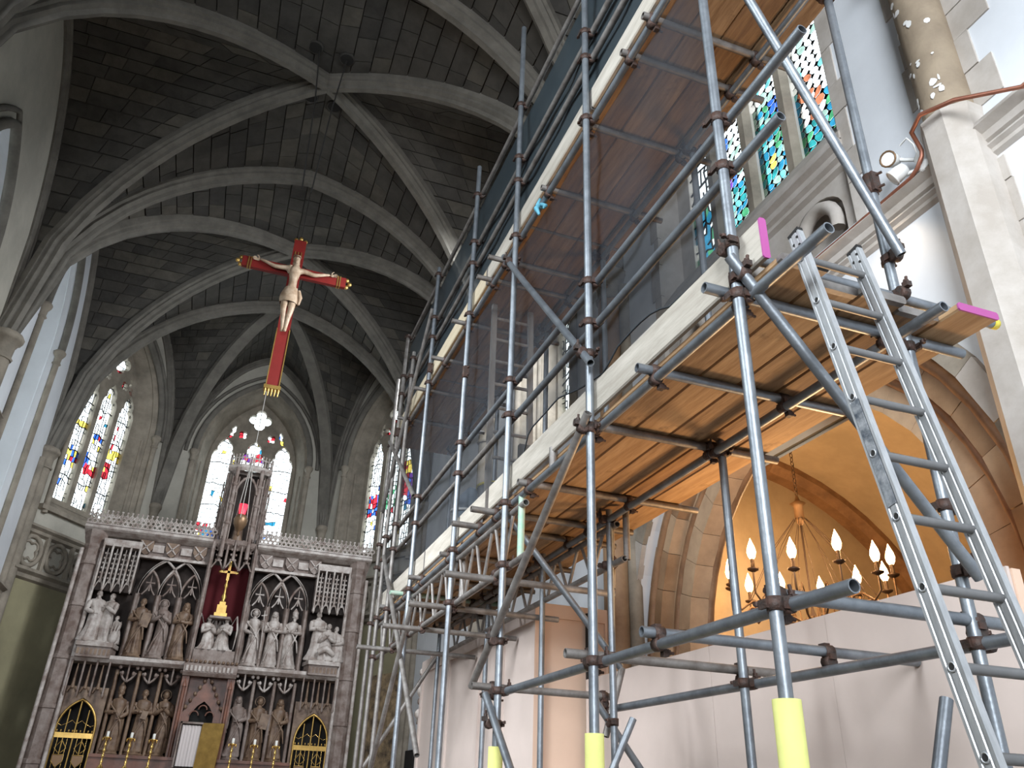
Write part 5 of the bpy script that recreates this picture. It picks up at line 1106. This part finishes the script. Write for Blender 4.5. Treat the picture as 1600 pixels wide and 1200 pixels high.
# ------------------------------------------------ hoardings, chandelier, wall fittings, carving
HB = thing('panelled_box', 'tall pink primed plywood box with cover strips standing behind the scaffold', 'hoarding', (3.2, 9.1, 0))
bx, by0, by1, bz = 2.75, 7.03, 11.3, 3.26
part('box_side', 'ply', lambda b: b.span((bx+.024, by0+.03, .0), (bx+.04, by1, bz)), HB)
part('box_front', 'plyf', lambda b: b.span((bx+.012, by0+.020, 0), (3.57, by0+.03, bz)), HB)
part('box_top', 'ply', lambda b: b.span((bx+.012, by0+.02, bz-.02), (3.57, by1, bz)), HB)
part('box_back', 'ply', lambda b: b.span((bx+.012, by1-.02, 0), (3.57, by1, bz-.02)), HB)
for a, c in ((by0, by0+.06), (7.90, 8.02), (8.66, 8.76), (9.90, 10.04), (by1-.08, by1)): part('cover_strip', 'ply', lambda b: b.span((bx, a, 0), (bx+.026, c, bz-.16)), HB)
part('top_rail', 'ply', lambda b: b.span((bx, by0, bz-.16), (bx+.026, by1, bz)), HB)
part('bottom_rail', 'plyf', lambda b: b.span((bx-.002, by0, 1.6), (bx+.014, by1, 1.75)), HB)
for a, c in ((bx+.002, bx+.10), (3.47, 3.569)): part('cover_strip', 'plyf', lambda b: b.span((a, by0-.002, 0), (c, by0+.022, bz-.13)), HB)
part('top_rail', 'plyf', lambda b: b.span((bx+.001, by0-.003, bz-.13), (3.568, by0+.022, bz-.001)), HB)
HW = thing('plywood_hoarding', 'long pink primed plywood screen closing the arch at the right', 'hoarding', (3.25, 4.8, 0))
hx = 3.24
for i, (a, c) in enumerate(((2.54, 3.74), (3.743, 4.94), (4.943, 6.14), (6.143, 6.98))):
    part('sheet', 'ply', lambda b: b.span((hx+.0015*(i % 2), a, 1.25 if 0 else 0), (hx+.018, c, 2.60)), HW)
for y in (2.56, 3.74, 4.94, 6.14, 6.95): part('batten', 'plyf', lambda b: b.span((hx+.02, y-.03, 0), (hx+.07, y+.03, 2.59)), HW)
part('gap_shade_strip', 'black', lambda b: b.span((hx+.02, 6.985, 0), (hx+.08, 7.02, 3.2)), HW)  # black strip stands in for the shade in the gap beside the box

CH = thing('chandelier', 'lit iron chandelier with candle bulbs hanging in the side chapel', 'chandelier', (5.6, 6.62, 3.5))
cx, cy, cz, cr = 5.6, 6.62, 3.62, .80
def cp(nm, m, fn, par=CH, **kw): return part(nm, m, fn, par, **kw)
cp('hub', 'brassy', lambda b: b.lathe([(.001, 4.28), (.03, 4.3), (.05, 4.36), (.05, 4.5), (.085, 4.53), (.03, 4.56), (.012, 4.62)], 12, (cx, cy, 0)))
cp('chain', 'iron', lambda b: [b.path([(cx+.018*cos(q)*(i % 2), cy+.018*cos(q)*(1-i % 2), 4.64+i*.05+.03*sin(q)) for q in [2*pi*k/8 for k in range(8)]], .006, 4, True) for i in range(22)])
cp('stem', 'iron', lambda b: b.lathe([(.001, 3.26), (.05, 3.3), (.03, 3.36), (.012, 3.42), (.010, 4.3)], 8, (cx, cy, 0)))
NB = 12
for i in range(NB):
    q = 2*pi*i/NB+.2; x, y = cx+cr*cos(q), cy+cr*sin(q); ux, uy = cos(q), sin(q); z = cz+(.0 if i % 2 else .06)
    a = cp('arm', 'brassy', lambda b: b.path([(cx+ux*r, cy+uy*r, zz) for r, zz in ((.02, 3.34), (.16, 3.26), (.34, 3.30), (.50, 3.46), (.60, 3.47), (.72, 3.38), (cr, 3.46), (cr, z))], .011, 6))
    cp('scroll', 'brassy', lambda b: b.path([(cx+ux*r, cy+uy*r, zz) for r, zz in ((.30, 3.32), (.36, 3.52), (.44, 3.58), (.50, 3.50), (.46, 3.42))], .008, 5), a)
    cp('drip_pan', 'iron', lambda b: b.lathe([(.015, z-.02), (.055, z+.0), (.06, z+.015), (.02, z+.02), (.02, z+.12)], 10, (x, y, 0)), a)
    cp('bulb', 'flame', lambda b: b.lathe([(.02, z+.11), (.038, z+.14), (.046, z+.18), (.036, z+.23), (.016, z+.28), (.001, z+.32)], 10, (x, y, 0)), a)
    cp('stay_wire', 'iron', lambda b: b.path([(cx+ux*.06, cy+uy*.06, 4.36), (cx+ux*.35, cy+uy*.35, 4.0), (cx+ux*.62, cy+uy*.62, 3.5)], .004, 4), a)
    d = bpy.data.lights.new('bulb_light', 'POINT'); d.energy = 11; d.color = (1, .62, .30); d.shadow_soft_size = .03
    o = bpy.data.objects.new('bulb_light', d); C.objects.link(o); o.location = (x, y, z+.36)

# copper pipe, cable, twin flood lamp on the right wall
b = MB(); pts = [(3.58, -1.2, 5.16), (3.58, 1.97, 5.16), (3.50, 2.30, 5.36), (3.44, 2.49, 5.40), (3.50, 2.62, 5.40), (3.60, 2.66, 5.32), (3.60, 2.67, 5.28), (3.60, 2.72, 5.225)]
pts += [(3.62, 2.80, 5.215), (3.64, 3.4, 5.225), (3.64, 6.5, 5.225)]
b.path(pts, .0145, 8); PP = tag(b.build('copper_pipe', MT['copper']), 'copper pipe stepping round the stone shaft and along the string course', 'pipe')
for y in (1.0, 3.1, 3.9): part('pipe_clip', 'copper', lambda q: q.lathe([(.016, -.012), (.016, .012)], 8, (3.61 if y > 2 else 3.58, y, 5.222 if y > 2 else 5.16), M=Matrix.Rotation(pi/2, 3, 'X')), PP)
b = MB(); b.path([(3.66, 6.5, 5.24), (3.66, 2.75, 5.24), (3.67, 2.66, 5.30)], .008, 6); tag(b.build('cable', MT['cable']), 'thin dark cable lying on the string course behind the copper pipe', 'cable')
FLD = thing('flood_lamp', 'white twin flood lamp mounted on the string course beside the shaft', 'lamp', (3.70, 2.80, 5.22))
def head_(p, aim, lit):
    p = V(p); R3 = V(aim).to_track_quat('Z', 'Y').to_matrix()
    h = part('lamp_head', 'white', lambda b: b.lathe([(.02, -.10), (.05, -.085), (.062, -.03), (.066, .03), (.060, .035)], 12, p, M=R3 @ Matrix.Scale(.82, 3)), FLD)
    part('reflector', 'spotlit' if lit else 'lamp', lambda b: b.lathe([(.058, .034), (.03, .005), (.012, .0), (.001, .02)], 12, p, M=R3 @ Matrix.Scale(.82, 3)), h)
    part('rim', 'brassy' if not lit else 'white', lambda b: b.path([p+R3 @ V((.051*cos(q), .051*sin(q), .028)) for q in [2*pi*k/14 for k in range(14)]], .007, 5, True), h)
head_((3.58, 2.88, 5.43), (-1, -.25, -.35), False); head_((3.60, 2.88, 5.30), (-.55, .75, -.6), True)
part('junction_box', 'white', lambda b: b.lathe([(.05, 0), (.055, .01), (.05, .05), (.02, .055)], 12, (3.70, 2.72, 5.34), M=Matrix.Rotation(-pi/2, 3, 'Y')), FLD)
part('cable_gland', 'white', lambda b: b.lathe([(.045, 0), (.05, .02), (.045, .06), (.03, .065)], 12, (3.68, 2.70, 5.24), M=Matrix.Rotation(-pi/2, 3, 'Y')), FLD)
part('bracket', 'white', lambda b: (b.path([(3.72, 2.74, 5.36), (3.66, 2.84, 5.42), (3.62, 2.87, 5.44)], .014, 6), b.path([(3.72, 2.74, 5.30), (3.64, 2.86, 5.30)], .014, 6)), FLD)
part('flex', 'white', lambda b: b.path([(3.60, 2.80, 5.49), (3.60, 2.74, 5.50), (3.62, 2.72, 5.44), (3.66, 2.74, 5.38)], .006, 5), FLD)
d = bpy.data.lights.new('flood_light', 'SPOT'); d.energy = 10; d.color = (1, .76, .50); d.spot_size = 2.0; d.spot_blend = .8; d.shadow_soft_size = .04
o = bpy.data.objects.new('flood_light', d); C.objects.link(o); o.location = (3.50, 2.97, 5.19); o.rotation_euler = V((.12, .35, -1)).to_track_quat('-Z', 'Y').to_euler()

# carved stone pinnacle and bracket figures behind the far end of the pink box
PN = thing('carved_pinnacle', 'weathered carved stone pinnacle and shafts just beyond the pink box', 'stone carving', (2.95, 11.75, 0))
part('shaft', 'alab', lambda b: b.lathe([(.11, 0), (.11, 1.5), (.14, 1.55), (.10, 1.62), (.10, 1.72), (.13, 1.78), (.08, 1.84), (.08, 2.6), (.10, 2.66), (.07, 2.72), (.06, 3.0)], 8, (2.95, 11.75, 0), False), PN)
part('spire', 'alab', lambda b: b.path([(2.97, 11.75, 2.5), (2.99, 11.75, 3.42)], [.13, .02], 8), PN)
for k in range(5): part('crocket', 'alab', lambda b: [b.ell((2.97+s*(.14-.02*k)+.01*k, 11.70, 2.62+.17*k), .04, .05, .05, 7, 5) for s in (-1, 1)], PN)
for x, z, s in ((2.86, 2.62, .07), (2.88, 2.92, .08), (3.02, 3.1, .06), (2.86, 3.18, .05)): part('carved_boss', 'alabw', lambda b: (b.ell((x, 11.68, z), s, s, s*1.1, 8, 6), b.ell((x-.03, 11.62, z-.02), s*.5, s*.5, s*.5, 6, 5)), PN)
